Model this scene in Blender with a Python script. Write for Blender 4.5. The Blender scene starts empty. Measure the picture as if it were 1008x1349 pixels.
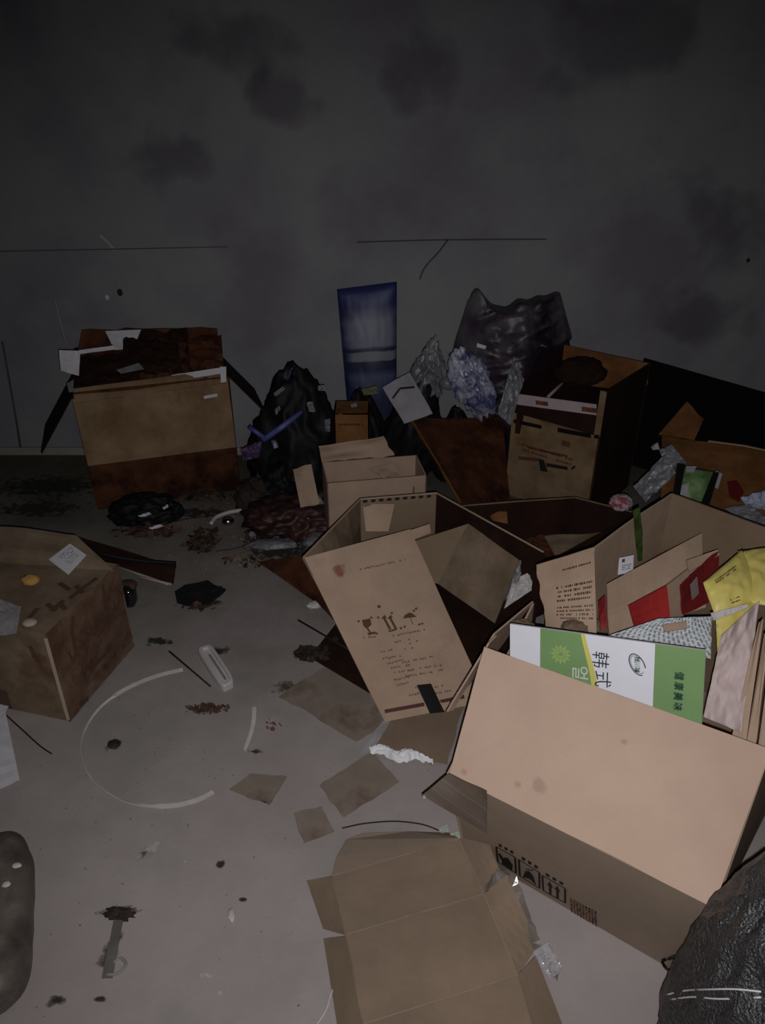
import bpy, bmesh, math, random
from mathutils import Vector, Matrix, Euler, noise
from mathutils.bvhtree import BVHTree

scene = bpy.context.scene
COL = scene.collection
R = math.radians

# ------------------------------------------------------------------ camera
PITCH, FPX, CAMH = R(30), 1014.0, 1.5
CAM = Vector((0, 0, CAMH))
cam_data = bpy.data.cameras.new('camera')
cam_data.sensor_fit = 'VERTICAL'
cam_data.sensor_height = 36.0
cam_data.lens = 36.0 * FPX / 1349.0
cam_data.clip_start = 0.02
cam = bpy.data.objects.new('camera', cam_data)
cam.location = CAM
cam.rotation_euler = (R(90) - PITCH, 0, 0)
COL.objects.link(cam)
scene.camera = cam

# ------------------------------------------------------------------ light: a dark store room, one phone flash
world = bpy.data.worlds.new('world')
scene.world = world
world.use_nodes = True
world.node_tree.nodes['Background'].inputs[0].default_value = (0.02, 0.02, 0.025, 1)
world.node_tree.nodes['Background'].inputs[1].default_value = 0.05

flash_data = bpy.data.lights.new('phone_flash', 'SPOT')
flash_data.energy = 68
flash_data.color = (1.0, 0.985, 0.985)
flash_data.spot_size = R(112)
flash_data.spot_blend = 1.0
flash_data.shadow_soft_size = 0.004
flash = bpy.data.objects.new('phone_flash', flash_data)
flash.location = (0.012, 0.0, CAMH - 0.026)
flash.rotation_euler = (R(90) - PITCH - R(7), 0, R(-2))
COL.objects.link(flash)

vs = scene.view_settings
vs.view_transform = 'Standard'
vs.look = 'None'
vs.exposure = 0.0
vs.gamma = 1.0
vs.use_curve_mapping = False

# ------------------------------------------------------------------ pixel -> point in the room
FWD = Vector((0, math.cos(PITCH), -math.sin(PITCH)))
UPV = Vector((0, math.sin(PITCH), math.cos(PITCH)))
RGT = Vector((1, 0, 0))


def ray(px, py):
    return FWD + RGT * ((px - 504.0) / FPX) - UPV * ((py - 674.5) / FPX)


def at(px, py, z=0.0):
    d = ray(px, py)
    return CAM + d * ((z - CAMH) / d.z)


def aty(px, py, y):
    d = ray(px, py)
    return CAM + d * (y / d.y)


def Z(*pts):
    return [at(*p) for p in pts]


def Y(*pts):
    return [aty(*p) for p in pts]


# ------------------------------------------------------------------ materials
def node_mat(name):
    m = bpy.data.materials.new(name)
    m.use_nodes = True
    return m, m.node_tree.nodes, m.node_tree.links, m.node_tree.nodes['Principled BSDF']


def mottled(name, c1, c2, scale=6.0, rough=0.8, bump=0.2, fine=120.0, spec=0.3, coords='Object', flute=0.0,
            c3=None, s3=1.5, t3=(0.55, 0.7), alpha=1.0, metallic=0.0, bdist=0.002, lo=0.35, hi=0.65):
    m, N, L, B = node_mat(name)
    tc = N.new('ShaderNodeTexCoord')
    n1 = N.new('ShaderNodeTexNoise')
    n1.inputs['Scale'].default_value = scale
    n1.inputs['Detail'].default_value = 6
    n1.inputs['Roughness'].default_value = 0.65
    L.new(tc.outputs[coords], n1.inputs['Vector'])
    cr = N.new('ShaderNodeValToRGB')
    cr.color_ramp.elements[0].position = lo
    cr.color_ramp.elements[0].color = (*c1, 1)
    cr.color_ramp.elements[1].position = hi
    cr.color_ramp.elements[1].color = (*c2, 1)
    L.new(n1.outputs['Fac'], cr.inputs['Fac'])
    col = cr.outputs['Color']
    if c3 is not None:
        n3 = N.new('ShaderNodeTexNoise')
        n3.inputs['Scale'].default_value = s3
        n3.inputs['Detail'].default_value = 5
        n3.inputs['Roughness'].default_value = 0.6
        L.new(tc.outputs[coords], n3.inputs['Vector'])
        r3 = N.new('ShaderNodeValToRGB')
        r3.color_ramp.elements[0].position = t3[0]
        r3.color_ramp.elements[1].position = t3[1]
        L.new(n3.outputs['Fac'], r3.inputs['Fac'])
        mx = N.new('ShaderNodeMix')
        mx.data_type = 'RGBA'
        L.new(r3.outputs['Color'], mx.inputs['Factor'])
        L.new(col, mx.inputs['A'])
        mx.inputs['B'].default_value = (*c3, 1)
        col = mx.outputs['Result']
    L.new(col, B.inputs['Base Color'])
    B.inputs['Roughness'].default_value = rough
    B.inputs['Specular IOR Level'].default_value = spec
    B.inputs['Metallic'].default_value = metallic
    B.inputs['Alpha'].default_value = alpha
    if bump > 0:
        n2 = N.new('ShaderNodeTexNoise')
        n2.inputs['Scale'].default_value = fine
        n2.inputs['Detail'].default_value = 4
        L.new(tc.outputs[coords], n2.inputs['Vector'])
        h = n2.outputs['Fac']
        if flute > 0:
            w = N.new('ShaderNodeTexWave')
            w.inputs['Scale'].default_value = 45
            w.inputs['Distortion'].default_value = 0.4
            w.bands_direction = 'X'
            L.new(tc.outputs['UV'], w.inputs['Vector'])
            ma = N.new('ShaderNodeMath')
            ma.operation = 'MULTIPLY_ADD'
            L.new(w.outputs['Fac'], ma.inputs[0])
            ma.inputs[1].default_value = flute
            L.new(h, ma.inputs[2])
            h = ma.outputs[0]
        b = N.new('ShaderNodeBump')
        b.inputs['Strength'].default_value = bump
        b.inputs['Distance'].default_value = bdist
        L.new(h, b.inputs['Height'])
        L.new(b.outputs['Normal'], B.inputs['Normal'])
    return m


def flat(name, c, rough=0.6, spec=0.3, metallic=0.0, alpha=1.0):
    d = tuple(x * 0.86 for x in c)
    return mottled(name, d, c, scale=14, rough=rough, bump=0.05, spec=spec, metallic=metallic, alpha=alpha)


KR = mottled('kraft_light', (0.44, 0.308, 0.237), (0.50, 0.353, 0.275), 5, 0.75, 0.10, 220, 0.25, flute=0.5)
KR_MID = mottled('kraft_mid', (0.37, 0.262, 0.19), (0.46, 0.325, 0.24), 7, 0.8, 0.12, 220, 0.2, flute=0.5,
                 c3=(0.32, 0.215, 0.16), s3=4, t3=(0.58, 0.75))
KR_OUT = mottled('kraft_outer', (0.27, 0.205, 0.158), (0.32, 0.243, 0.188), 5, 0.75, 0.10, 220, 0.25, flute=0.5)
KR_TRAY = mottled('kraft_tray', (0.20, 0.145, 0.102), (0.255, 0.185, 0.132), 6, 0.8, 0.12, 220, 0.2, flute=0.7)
KR_SHADED = mottled('kraft_shaded', (0.19, 0.132, 0.088), (0.25, 0.18, 0.125), 6, 0.8, 0.12, 220, 0.2,
                  c3=(0.15, 0.09, 0.05), s3=3, t3=(0.5, 0.7))  # darker kraft: shade put into the colour of back panels and an inner flap
KR_DIRTY = mottled('kraft_dirty', (0.14, 0.098, 0.064), (0.235, 0.172, 0.122), 9, 0.85, 0.15, 200, 0.15, flute=0.5,
                   c3=(0.13, 0.07, 0.04), s3=5, t3=(0.55, 0.68))
KR_RED = mottled('kraft_lowlight_red', (0.045, 0.014, 0.008), (0.115, 0.042, 0.018), 8, 0.85, 0.15, 200, 0.15,
                 c3=(0.02, 0.006, 0.004), s3=6, t3=(0.5, 0.65))  # low light put into the colour as a dark, reddish kraft
KR_DARK_SHADE = mottled('kraft_dark_shade', (0.014, 0.006, 0.005), (0.032, 0.013, 0.008), 8, 0.85, 0.15, 200, 0.15)  # dark kraft, also shade put into the colour of carton sides and insides
KR_ORANGE = mottled('kraft_orange', (0.13, 0.052, 0.018), (0.24, 0.11, 0.040), 10, 0.85, 0.15, 200, 0.15)
KR_BAND = mottled('kraft_band', (0.17, 0.105, 0.055), (0.275, 0.185, 0.11), 8, 0.85, 0.15, 200, 0.15,
                  c3=(0.14, 0.075, 0.03), s3=5, t3=(0.52, 0.7))
INK = flat('ink_black', (0.018, 0.013, 0.012), 0.7)
INK_BROWN = flat('ink_brown', (0.10, 0.052, 0.035), 0.8)
INK_FADED = flat('ink_faded', (0.19, 0.125, 0.095), 0.8)
INK_RED = mottled('ink_red', (0.12, 0.03, 0.02), (0.2, 0.06, 0.035), 40, 0.8, 0.05)
TAPE_BLACK = flat('tape_black', (0.010, 0.009, 0.010), 0.35)
TAPE_BROWN = flat('tape_brown', (0.10, 0.035, 0.028), 0.4)
TAPE_GREEN = mottled('tape_green', (0.03, 0.06, 0.01), (0.10, 0.17, 0.04), 30, 0.5, 0.05)
PAPER = mottled('paper_white', (0.55, 0.54, 0.58), (0.68, 0.67, 0.70), 12, 0.8, 0.1, 90)
PAPER_DIM = mottled('paper_grey', (0.26, 0.25, 0.28), (0.34, 0.33, 0.36), 12, 0.8, 0.1, 90)
BOARD_WHITE = mottled('board_white', (0.66, 0.66, 0.73), (0.70, 0.70, 0.77), 5, 0.5, 0.03, 90)
BOARD_GREEN = mottled('board_green', (0.16, 0.27, 0.11), (0.19, 0.31, 0.13), 6, 0.5, 0.03, 90)
BOARD_YELLOW = flat('board_yellow', (0.60, 0.55, 0.14), 0.5)
BOARD_LEAF = flat('board_leaf', (0.30, 0.43, 0.13), 0.5)
INK_GREEN = flat('ink_green', (0.03, 0.075, 0.05), 0.6)
INK_NAVY = flat('ink_navy', (0.05, 0.06, 0.085), 0.6)
PLASTIC_BLACK = mottled('plastic_black', (0.005, 0.005, 0.006), (0.011, 0.010, 0.011), 8, 0.6, 0.25, 60, 0.2)
PLASTIC_PURPLE = mottled('plastic_purple', (0.010, 0.006, 0.011), (0.055, 0.036, 0.060), 7, 0.45, 0.3, 40, 0.5,
                         c3=(0.15, 0.14, 0.148), s3=3.0, t3=(0.48, 0.62))
PLASTIC_GREY = mottled('plastic_grey', (0.11, 0.11, 0.125), (0.25, 0.25, 0.28), 9, 0.4, 0.3, 50, 0.5)
PLASTIC_BLUEW = mottled('plastic_blue_white', (0.06, 0.07, 0.16), (0.42, 0.44, 0.54), 16, 0.3, 0.3, 50, 0.5,
                        lo=0.42, hi=0.6)
PLASTIC_BLUE = mottled('plastic_blue', (0.05, 0.055, 0.22), (0.11, 0.12, 0.33), 14, 0.4, 0.1)
VIOLET = mottled('plastic_violet', (0.045, 0.022, 0.07), (0.09, 0.05, 0.115), 14, 0.5, 0.1)
CLEAR = mottled('film_clear', (0.5, 0.5, 0.55), (0.75, 0.75, 0.8), 14, 0.15, 0.3, 40, 0.6, alpha=0.28)
FILM = mottled('film_tape', (0.20, 0.17, 0.15), (0.30, 0.26, 0.23), 20, 0.15, 0.2, 40, 0.6, alpha=0.45)
WHITE_PL = mottled('plastic_white', (0.48, 0.44, 0.44), (0.56, 0.52, 0.52), 9, 0.4, 0.05)
STRAP = mottled('strap_white', (0.52, 0.49, 0.49), (0.62, 0.59, 0.59), 30, 0.4, 0.1)
PINK = mottled('paper_pink', (0.50, 0.395, 0.385), (0.58, 0.47, 0.455), 7, 0.7, 0.25, 30)
RED = mottled('card_red', (0.36, 0.025, 0.025), (0.46, 0.04, 0.035), 9, 0.6, 0.05)
RED_DK = mottled('card_red_dark', (0.17, 0.012, 0.016), (0.24, 0.02, 0.022), 9, 0.6, 0.05)
YELLOW = mottled('plastic_yellow', (0.60, 0.50, 0.13), (0.72, 0.62, 0.20), 7, 0.45, 0.1, 30)
GREEN_PK = mottled('packet_green', (0.05, 0.10, 0.03), (0.22, 0.33, 0.14), 10, 0.5, 0.1)
DEBRIS = mottled('debris_dark', (0.010, 0.008, 0.007), (0.05, 0.035, 0.028), 25, 0.9, 0.4, 60)
DEBRIS_R = mottled('debris_brown', (0.05, 0.022, 0.014), (0.14, 0.075, 0.05), 25, 0.9, 0.4, 60)
DEBRIS_G = mottled('debris_green', (0.022, 0.022, 0.012), (0.06, 0.055, 0.035), 25, 0.9, 0.4, 60)
STEEL = mottled('steel', (0.35, 0.35, 0.36), (0.5, 0.5, 0.52), 9, 0.18, 0.0, metallic=1.0)
GLASS_BLK = mottled('gloss_black', (0.008, 0.007, 0.007), (0.014, 0.012, 0.012), 9, 0.08, 0.0, spec=0.7)
WOOD_PALE = mottled('wood_pale', (0.34, 0.28, 0.24), (0.42, 0.35, 0.30), 20, 0.7, 0.1)
WETCARD = mottled('paper_damp', (0.215, 0.17, 0.14), (0.275, 0.22, 0.185), 9, 0.85, 0.1, 120, 0.1,
                  c3=(0.14, 0.095, 0.066), s3=7, t3=(0.52, 0.7))
SACK_BROWN = mottled('sack_brown', (0.10, 0.08, 0.068), (0.17, 0.14, 0.122), 9, 0.45, 0.2, 40, 0.4,
                     c3=(0.06, 0.048, 0.044), s3=7, t3=(0.5, 0.66))


def checker_mat():
    m, N, L, B = node_mat('tissue_checked')
    tc = N.new('ShaderNodeTexCoord')
    mp = N.new('ShaderNodeMapping')
    mp.inputs['Rotation'].default_value = (0, 0, R(28))
    br = N.new('ShaderNodeTexBrick')
    br.inputs['Scale'].default_value = 34
    br.inputs['Color1'].default_value = (0.03, 0.06, 0.055, 1)
    br.inputs['Color2'].default_value = (0.16, 0.20, 0.20, 1)
    br.inputs['Mortar'].default_value = (0.5, 0.52, 0.55, 1)
    br.inputs['Mortar Size'].default_value = 0.09
    br.inputs['Mortar Smooth'].default_value = 0.4
    L.new(tc.outputs['UV'], mp.inputs['Vector'])
    L.new(mp.outputs['Vector'], br.inputs['Vector'])
    n = N.new('ShaderNodeTexNoise')
    n.inputs['Scale'].default_value = 30
    L.new(tc.outputs['UV'], n.inputs['Vector'])
    mmul = N.new('ShaderNodeMath'); mmul.operation = 'MULTIPLY'; mmul.inputs[1].default_value = 0.5
    L.new(n.outputs['Fac'], mmul.inputs[0])
    mx = N.new('ShaderNodeMix')
    mx.data_type = 'RGBA'
    L.new(mmul.outputs[0], mx.inputs['Factor'])
    L.new(br.outputs['Color'], mx.inputs['A'])
    mx.inputs['B'].default_value = (0.42, 0.44, 0.46, 1)
    L.new(mx.outputs['Result'], B.inputs['Base Color'])
    B.inputs['Roughness'].default_value = 0.6
    return m


CHECK = checker_mat()


def woven_mat():
    """black woven polypropylene: fine weave bump with glossy threads"""
    m, N, L, B = node_mat('woven_black')
    tc = N.new('ShaderNodeTexCoord')
    br = N.new('ShaderNodeTexBrick')
    br.inputs['Scale'].default_value = 105
    br.inputs['Row Height'].default_value = 0.42
    br.inputs['Color1'].default_value = (0.016, 0.016, 0.018, 1)
    br.inputs['Color2'].default_value = (0.055, 0.055, 0.06, 1)
    br.inputs['Mortar'].default_value = (0.002, 0.002, 0.002, 1)
    br.inputs['Mortar Size'].default_value = 0.03
    L.new(tc.outputs['UV'], br.inputs['Vector'])
    L.new(br.outputs['Color'], B.inputs['Base Color'])
    n = N.new('ShaderNodeTexNoise')
    n.inputs['Scale'].default_value = 210
    n.inputs['Detail'].default_value = 3
    L.new(tc.outputs['Object'], n.inputs['Vector'])
    b = N.new('ShaderNodeBump')
    b.inputs['Strength'].default_value = 1.0
    b.inputs['Distance'].default_value = 0.006
    L.new(n.outputs['Fac'], b.inputs['Height'])
    L.new(b.outputs['Normal'], B.inputs['Normal'])
    B.inputs['Roughness'].default_value = 0.42
    B.inputs['Specular IOR Level'].default_value = 1.0
    return m


WOVEN = woven_mat()


def sack_print_mat():
    """blue sack with a pale printed panel, two white bands and a pale lower patch (flat print, UV in 0..1)"""
    m, N, L, B = node_mat('sack_print')
    tc = N.new('ShaderNodeTexCoord')
    sep = N.new('ShaderNodeSeparateXYZ')
    n = N.new('ShaderNodeTexNoise')
    n.inputs['Scale'].default_value = 9
    n.inputs['Detail'].default_value = 5
    L.new(tc.outputs['Object'], n.inputs['Vector'])
    L.new(tc.outputs['UV'], sep.inputs[0])
    cr = N.new('ShaderNodeValToRGB')
    r = cr.color_ramp
    r.interpolation = 'LINEAR'
    BL, PAL, NV = (0.022, 0.03, 0.13, 1), (0.20, 0.205, 0.28, 1), (0.022, 0.026, 0.07, 1)
    stops = [(0.0, BL), (0.13, BL), (0.2, PAL), (0.33, PAL), (0.345, NV), (0.355, NV), (0.36, (0.2, 0.21, 0.25, 1)),
             (0.40, (0.2, 0.21, 0.25, 1)), (0.405, NV), (0.45, NV), (0.49, (0.08, 0.095, 0.18, 1)), (0.6, NV), (1.0, NV)]
    while len(r.elements) < len(stops):
        r.elements.new(0.5)
    for e, (p, c) in zip(r.elements, stops):
        e.position = p
        e.color = c
    wob = N.new('ShaderNodeMath')
    wob.operation = 'MULTIPLY_ADD'
    L.new(n.outputs['Fac'], wob.inputs[0])
    wob.inputs[1].default_value = 0.05
    L.new(sep.outputs['Y'], wob.inputs[2])
    L.new(wob.outputs[0], cr.inputs['Fac'])
    # blue border towards the two sides
    a = N.new('ShaderNodeMath'); a.operation = 'SUBTRACT'; a.inputs[1].default_value = 0.55
    L.new(sep.outputs['X'], a.inputs[0])
    b = N.new('ShaderNodeMath'); b.operation = 'ABSOLUTE'
    L.new(a.outputs[0], b.inputs[0])
    c = N.new('ShaderNodeMath'); c.operation = 'MULTIPLY_ADD'
    L.new(n.outputs['Fac'], c.inputs[0]); c.inputs[1].default_value = 0.5
    L.new(b.outputs[0], c.inputs[2])
    r2 = N.new('ShaderNodeValToRGB')
    r2.color_ramp.elements[0].position = 0.58
    r2.color_ramp.elements[1].position = 0.78
    L.new(c.outputs[0], r2.inputs['Fac'])
    mx = N.new('ShaderNodeMix'); mx.data_type = 'RGBA'
    L.new(r2.outputs['Color'], mx.inputs['Factor'])
    L.new(cr.outputs['Color'], mx.inputs['A'])
    mx.inputs['B'].default_value = (0.018, 0.025, 0.095, 1)
    L.new(mx.outputs['Result'], B.inputs['Base Color'])
    B.inputs['Roughness'].default_value = 0.5
    return m


SACK_BLUE = sack_print_mat()


def stain_mat(name, c, strength=0.8, scale=38.0):
    """soft edged dirt: radial falloff broken by noise drives the transparency"""
    m, N, L, B = node_mat(name)
    tc = N.new('ShaderNodeTexCoord')
    n = N.new('ShaderNodeTexNoise')
    n.inputs['Scale'].default_value = scale
    n.inputs['Detail'].default_value = 6
    L.new(tc.outputs['Object'], n.inputs['Vector'])
    mp = N.new('ShaderNodeMapping')
    mp.inputs['Location'].default_value = (-0.5, -0.5, 0)
    L.new(tc.outputs['UV'], mp.inputs['Vector'])
    ln = N.new('ShaderNodeVectorMath'); ln.operation = 'LENGTH'
    L.new(mp.outputs['Vector'], ln.inputs[0])
    ma = N.new('ShaderNodeMath'); ma.operation = 'MULTIPLY_ADD'
    L.new(n.outputs['Fac'], ma.inputs[0]); ma.inputs[1].default_value = 0.95
    L.new(ln.outputs['Value'], ma.inputs[2])
    mr = N.new('ShaderNodeMapRange')
    mr.inputs['From Min'].default_value = 0.80
    mr.inputs['From Max'].default_value = 0.60
    mr.inputs['To Min'].default_value = 0
    mr.inputs['To Max'].default_value = strength
    L.new(ma.outputs[0], mr.inputs['Value'])
    L.new(mr.outputs['Result'], B.inputs['Alpha'])
    B.inputs['Base Color'].default_value = (*c, 1)
    B.inputs['Roughness'].default_value = 0.9
    return m


STAIN_DARK = stain_mat('stain_dark', (0.03, 0.024, 0.02), 0.85)
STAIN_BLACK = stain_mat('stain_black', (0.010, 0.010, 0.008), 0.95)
STAIN_GREEN = stain_mat('stain_green', (0.022, 0.024, 0.012), 0.9)
STAIN_BROWN = stain_mat('stain_brown', (0.075, 0.05, 0.036), 0.75)
STAIN_WHITE = stain_mat('stain_white', (0.5, 0.48, 0.47), 0.8, 70)
STAIN_RED = stain_mat('stain_red', (0.30, 0.06, 0.06), 0.55, 30)
STAIN_WALL = stain_mat('stain_wall', (0.10, 0.085, 0.11), 0.3, 5)
STAIN_PINK = stain_mat('stain_pink', (0.36, 0.22, 0.19), 0.22, 30)


# ------------------------------------------------------------------ object helpers
def tag(o, label=None, cat=None, group=None, kind=None):
    if label:
        o['label'] = label
    if cat:
        o['category'] = cat
    if group:
        o['group'] = group
    if kind:
        o['kind'] = kind
    return o


def thing(name, label, cat, loc, group=None):
    o = bpy.data.objects.new(name, None)
    o.empty_display_size = 0.05
    COL.objects.link(o)
    o.location = loc
    return tag(o, label, cat, group)


def link(name, verts, faces, mat, parent=None, smooth=False, uvs=None, origin=None):
    """verts in room coordinates; the mesh is stored relative to its origin (the parent's, or its own base)"""
    verts = [Vector(v) for v in verts]
    if parent is not None:
        org = parent_world(parent)
    elif origin is not None:
        org = Vector(origin)
    else:
        org = sum(verts, Vector()) / len(verts)
        org.z = min(v.z for v in verts)
    me = bpy.data.meshes.new(name)
    me.from_pydata([v - org for v in verts], [], faces)
    if uvs is not None:
        lay = me.uv_layers.new(name='UVMap')
        for lp in me.loops:
            lay.data[lp.index].uv = uvs[lp.vertex_index]
    me.materials.append(mat)
    if smooth:
        for p in me.polygons:
            p.use_smooth = True
    me.update()
    o = bpy.data.objects.new(name, me)
    COL.objects.link(o)
    if parent is not None:
        o.parent = parent
    else:
        o.location = org
    return o


def parent_world(p):
    w = Vector(p.location)
    while p.parent is not None:
        p = p.parent
        w += p.location
    return w


class Panel:
    """a sheet of board given by TL, TR, BR, BL; pt(u, v) runs u along the top, v downwards"""

    def __init__(s, corners, bend=0.0, seed=0, freq=2.2, crumple=0.0, cfreq=9.0, rag=0.0, ragged='', face=None):
        s.c = [Vector(c) for c in corners]
        a, b, c, d = s.c
        s.W = ((b - a).length + (c - d).length) / 2
        s.H = ((d - a).length + (c - b).length) / 2
        n = (c - a).cross(d - b)
        n.normalize()
        mid = (a + b + c + d) / 4
        to = (CAM - mid) if face is None else Vector(face)
        if n.dot(to) < 0:
            n = -n
        s.n = n
        s.bend, s.seed, s.freq, s.crumple, s.cfreq, s.rag, s.ragged = bend, seed, freq, crumple, cfreq, rag, ragged

    def pt(s, u, v, off=0.0):
        a, b, c, d = s.c
        uu, vv = u, v
        if s.rag:
            q = s.seed * 7.1
            if 't' in s.ragged and v <= 0.001:
                vv += s.rag / s.H * (noise.noise(Vector((u * s.W * 28, q, 0))) + 0.4)
            if 'b' in s.ragged and v >= 0.999:
                vv -= s.rag / s.H * (noise.noise(Vector((u * s.W * 28, q, 5))) + 0.4)
            if 'l' in s.ragged and u <= 0.001:
                uu += s.rag / s.W * (noise.noise(Vector((v * s.H * 28, q, 9))) + 0.4)
            if 'r' in s.ragged and u >= 0.999:
                uu -= s.rag / s.W * (noise.noise(Vector((v * s.H * 28, q, 13))) + 0.4)
        p = (a * (1 - uu) + b * uu) * (1 - vv) + (d * (1 - uu) + c * uu) * vv
        h = 0.0
        if s.bend:
            h += s.bend * noise.noise(Vector((u * s.freq + s.seed * 3.7, v * s.freq, s.seed)))
        if s.crumple:
            q = Vector((u * s.W * s.cfreq * 4, v * s.H * s.cfreq * 4, s.seed * 5.3))
            r1 = 1 - abs(noise.noise(q)) * 2
            r2 = 1 - abs(noise.noise(q * 2.3 + Vector((3, 1, 7)))) * 2
            h += s.crumple * (r1 + 0.45 * r2)
        return p + s.n * (h + off)

    def build(s, name, mat, parent=None, t=0.004, n=None, smooth=False, label=None):
        if n is None:
            n = 8 if (s.bend or s.rag) else 4
            if s.crumple:
                n = 22
        if s.rag:
            n = max(n, 16)
        V, F, U = [], [], []
        for side in (0, 1):
            for j in range(n + 1):
                for i in range(n + 1):
                    u, v = i / n, j / n
                    V.append(s.pt(u, v, -t * side))
                    U.append((u * s.W, v * s.H))
        k = (n + 1) ** 2
        idx = lambda i, j, sd: sd * k + j * (n + 1) + i
        for j in range(n):
            for i in range(n):
                F.append((idx(i, j, 0), idx(i, j + 1, 0), idx(i + 1, j + 1, 0), idx(i + 1, j, 0)))
                F.append((idx(i, j, 1), idx(i + 1, j, 1), idx(i + 1, j + 1, 1), idx(i, j + 1, 1)))
        for i in range(n):
            F.append((idx(i, 0, 0), idx(i + 1, 0, 0), idx(i + 1, 0, 1), idx(i, 0, 1)))
            F.append((idx(i + 1, n, 0), idx(i, n, 0), idx(i, n, 1), idx(i + 1, n, 1)))
            F.append((idx(0, i + 1, 0), idx(0, i, 0), idx(0, i, 1), idx(0, i + 1, 1)))
            F.append((idx(n, i, 0), idx(n, i + 1, 0), idx(n, i + 1, 1), idx(n, i, 1)))
        o = link(name, V, F, mat, parent, smooth, U)
        fix_normals(o)
        if label:
            o['label'] = label
        return o


def fix_normals(o):
    bm = bmesh.new()
    bm.from_mesh(o.data)
    bmesh.ops.recalc_face_normals(bm, faces=bm.faces)
    bm.to_mesh(o.data)
    bm.free()


def board(name, corners, mat, parent=None, t=0.004, n=None, label=None, smooth=False, **kw):
    return Panel(corners, **kw).build(name, mat, parent, t, n, smooth, label)


def poly(name, pts, mat, parent=None, t=0.004, label=None):
    """a flat cut piece with any outline, with real thickness"""
    pts = [Vector(p) for p in pts]
    n = Vector()
    for i in range(len(pts)):
        n += pts[i].cross(pts[(i + 1) % len(pts)])
    n.normalize()
    mid = sum(pts, Vector()) / len(pts)
    if n.dot(CAM - mid) < 0:
        n = -n
    k = len(pts)
    V = pts + [p - n * t for p in pts]
    F = [tuple(range(k)), tuple(range(2 * k - 1, k - 1, -1))]
    for i in range(k):
        j = (i + 1) % k
        F.append((i, j, k + j, k + i))
    ax = (pts[1] - pts[0]).normalized()
    ay = n.cross(ax)
    U = [((p - pts[0]).dot(ax), (p - pts[0]).dot(ay)) for p in V]
    o = link(name, V, F, mat, parent, False, U)
    fix_normals(o)
    if label:
        o['label'] = label
    return o


_text_cache = {}


def text2d(s):
    if s in _text_cache:
        return _text_cache[s]
    cu = bpy.data.curves.new('txt', 'FONT')
    cu.body = s
    cu.size = 1.0
    cu.align_x = 'CENTER'
    cu.align_y = 'CENTER'
    cu.resolution_u = 3
    o = bpy.data.objects.new('txt', cu)
    COL.objects.link(o)
    dg = bpy.context.evaluated_depsgraph_get()
    me = bpy.data.meshes.new_from_object(o.evaluated_get(dg))
    res = ([(v.co.x, v.co.y) for v in me.vertices], [tuple(p.vertices) for p in me.polygons])
    bpy.data.objects.remove(o)
    bpy.data.curves.remove(cu)
    bpy.data.meshes.remove(me)
    _text_cache[s] = res
    return res


class Printer:
    """flat print laid on a panel; coordinates are u, v of the panel"""

    def __init__(s, panel, off=0.0007):
        s.p, s.off, s.V, s.F = panel, off, [], []

    def poly(s, pts):
        k = len(s.V)
        s.V += [s.p.pt(u, v, s.off) for u, v in pts]
        s.F.append(tuple(range(k, k + len(pts))))

    def rect(s, u0, v0, u1, v1):
        s.poly([(u0, v0), (u1, v0), (u1, v1), (u0, v1)])

    def strip(s, pts, w):
        """a band through u, v points, w metres wide"""
        for (a, b) in zip(pts[:-1], pts[1:]):
            du, dv = (b[0] - a[0]) * s.p.W, (b[1] - a[1]) * s.p.H
            l = math.hypot(du, dv) or 1
            nx, ny = -dv / l * w / 2 / s.p.W, du / l * w / 2 / s.p.H
            s.poly([(a[0] + nx, a[1] + ny), (b[0] + nx, b[1] + ny), (b[0] - nx, b[1] - ny), (a[0] - nx, a[1] - ny)])

    def text(s, body, u, v, size, rot=0.0, sx=1.0):
        vs_, fs_ = text2d(body)
        k = len(s.V)
        c, sn = math.cos(rot), math.sin(rot)
        for x, y in vs_:
            x *= sx
            X, Yy = x * c - y * sn, x * sn + y * c
            s.V.append(s.p.pt(u + X * size / s.p.W, v - Yy * size / s.p.H, s.off))
        s.F += [tuple(i + k for i in f) for f in fs_]

    def ring(s, u, v, ru, rv, w, rot=0.0, n=28, a0=0, a1=360):
        for i in range(n):
            q = []
            for ang, f in ((i, 1), (i + 1, 1), (i + 1, 0), (i, 0)):
                a = R(a0 + (a1 - a0) * ang / n)
                x, y = (ru - w * (1 - f)) * math.cos(a), (rv - w * (1 - f)) * math.sin(a)
                X, Yy = x * math.cos(rot) - y * math.sin(rot), x * math.sin(rot) + y * math.cos(rot)
                q.append((u + X / s.p.W, v + Yy / s.p.H))
            s.poly(q)

    def disc(s, u, v, r, n=16):
        s.poly([(u + r / s.p.W * math.cos(2 * math.pi * i / n), v + r / s.p.H * math.sin(2 * math.pi * i / n)) for i in range(n)])

    def lines(s, u0, v0, u1, v1, rows, seed, fill=0.75, h=0.55):
        """rows of illegible small print: strokes with gaps"""
        rnd = random.Random(seed)
        for i in range(rows):
            v = v0 + (v1 - v0) * (i + 0.5) / rows
            hh = (v1 - v0) / rows * h / 2
            u = u0 + rnd.random() * 0.05 * (u1 - u0)
            while u < u1:
                w = (0.6 + 1.2 * rnd.random()) * hh * s.p.H / s.p.W
                if rnd.random() < fill:
                    q = hh * (0.6 + 0.4 * rnd.random())
                    s.rect(u, v - q, min(u + w, u1), v + q)
                u += w * 1.35
            u1 -= 0.04 * rnd.random() * (u1 - u0)

    def build(s, name, mat, parent, label=None):
        o = link(name, s.V, s.F, mat, parent)
        if name == 'print' or name in ('lettering', 'handling_marks', 'stamp') and len(s.F) > 6:
            o['kind'] = 'stuff'
        if label:
            o['label'] = label
        return o


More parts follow.
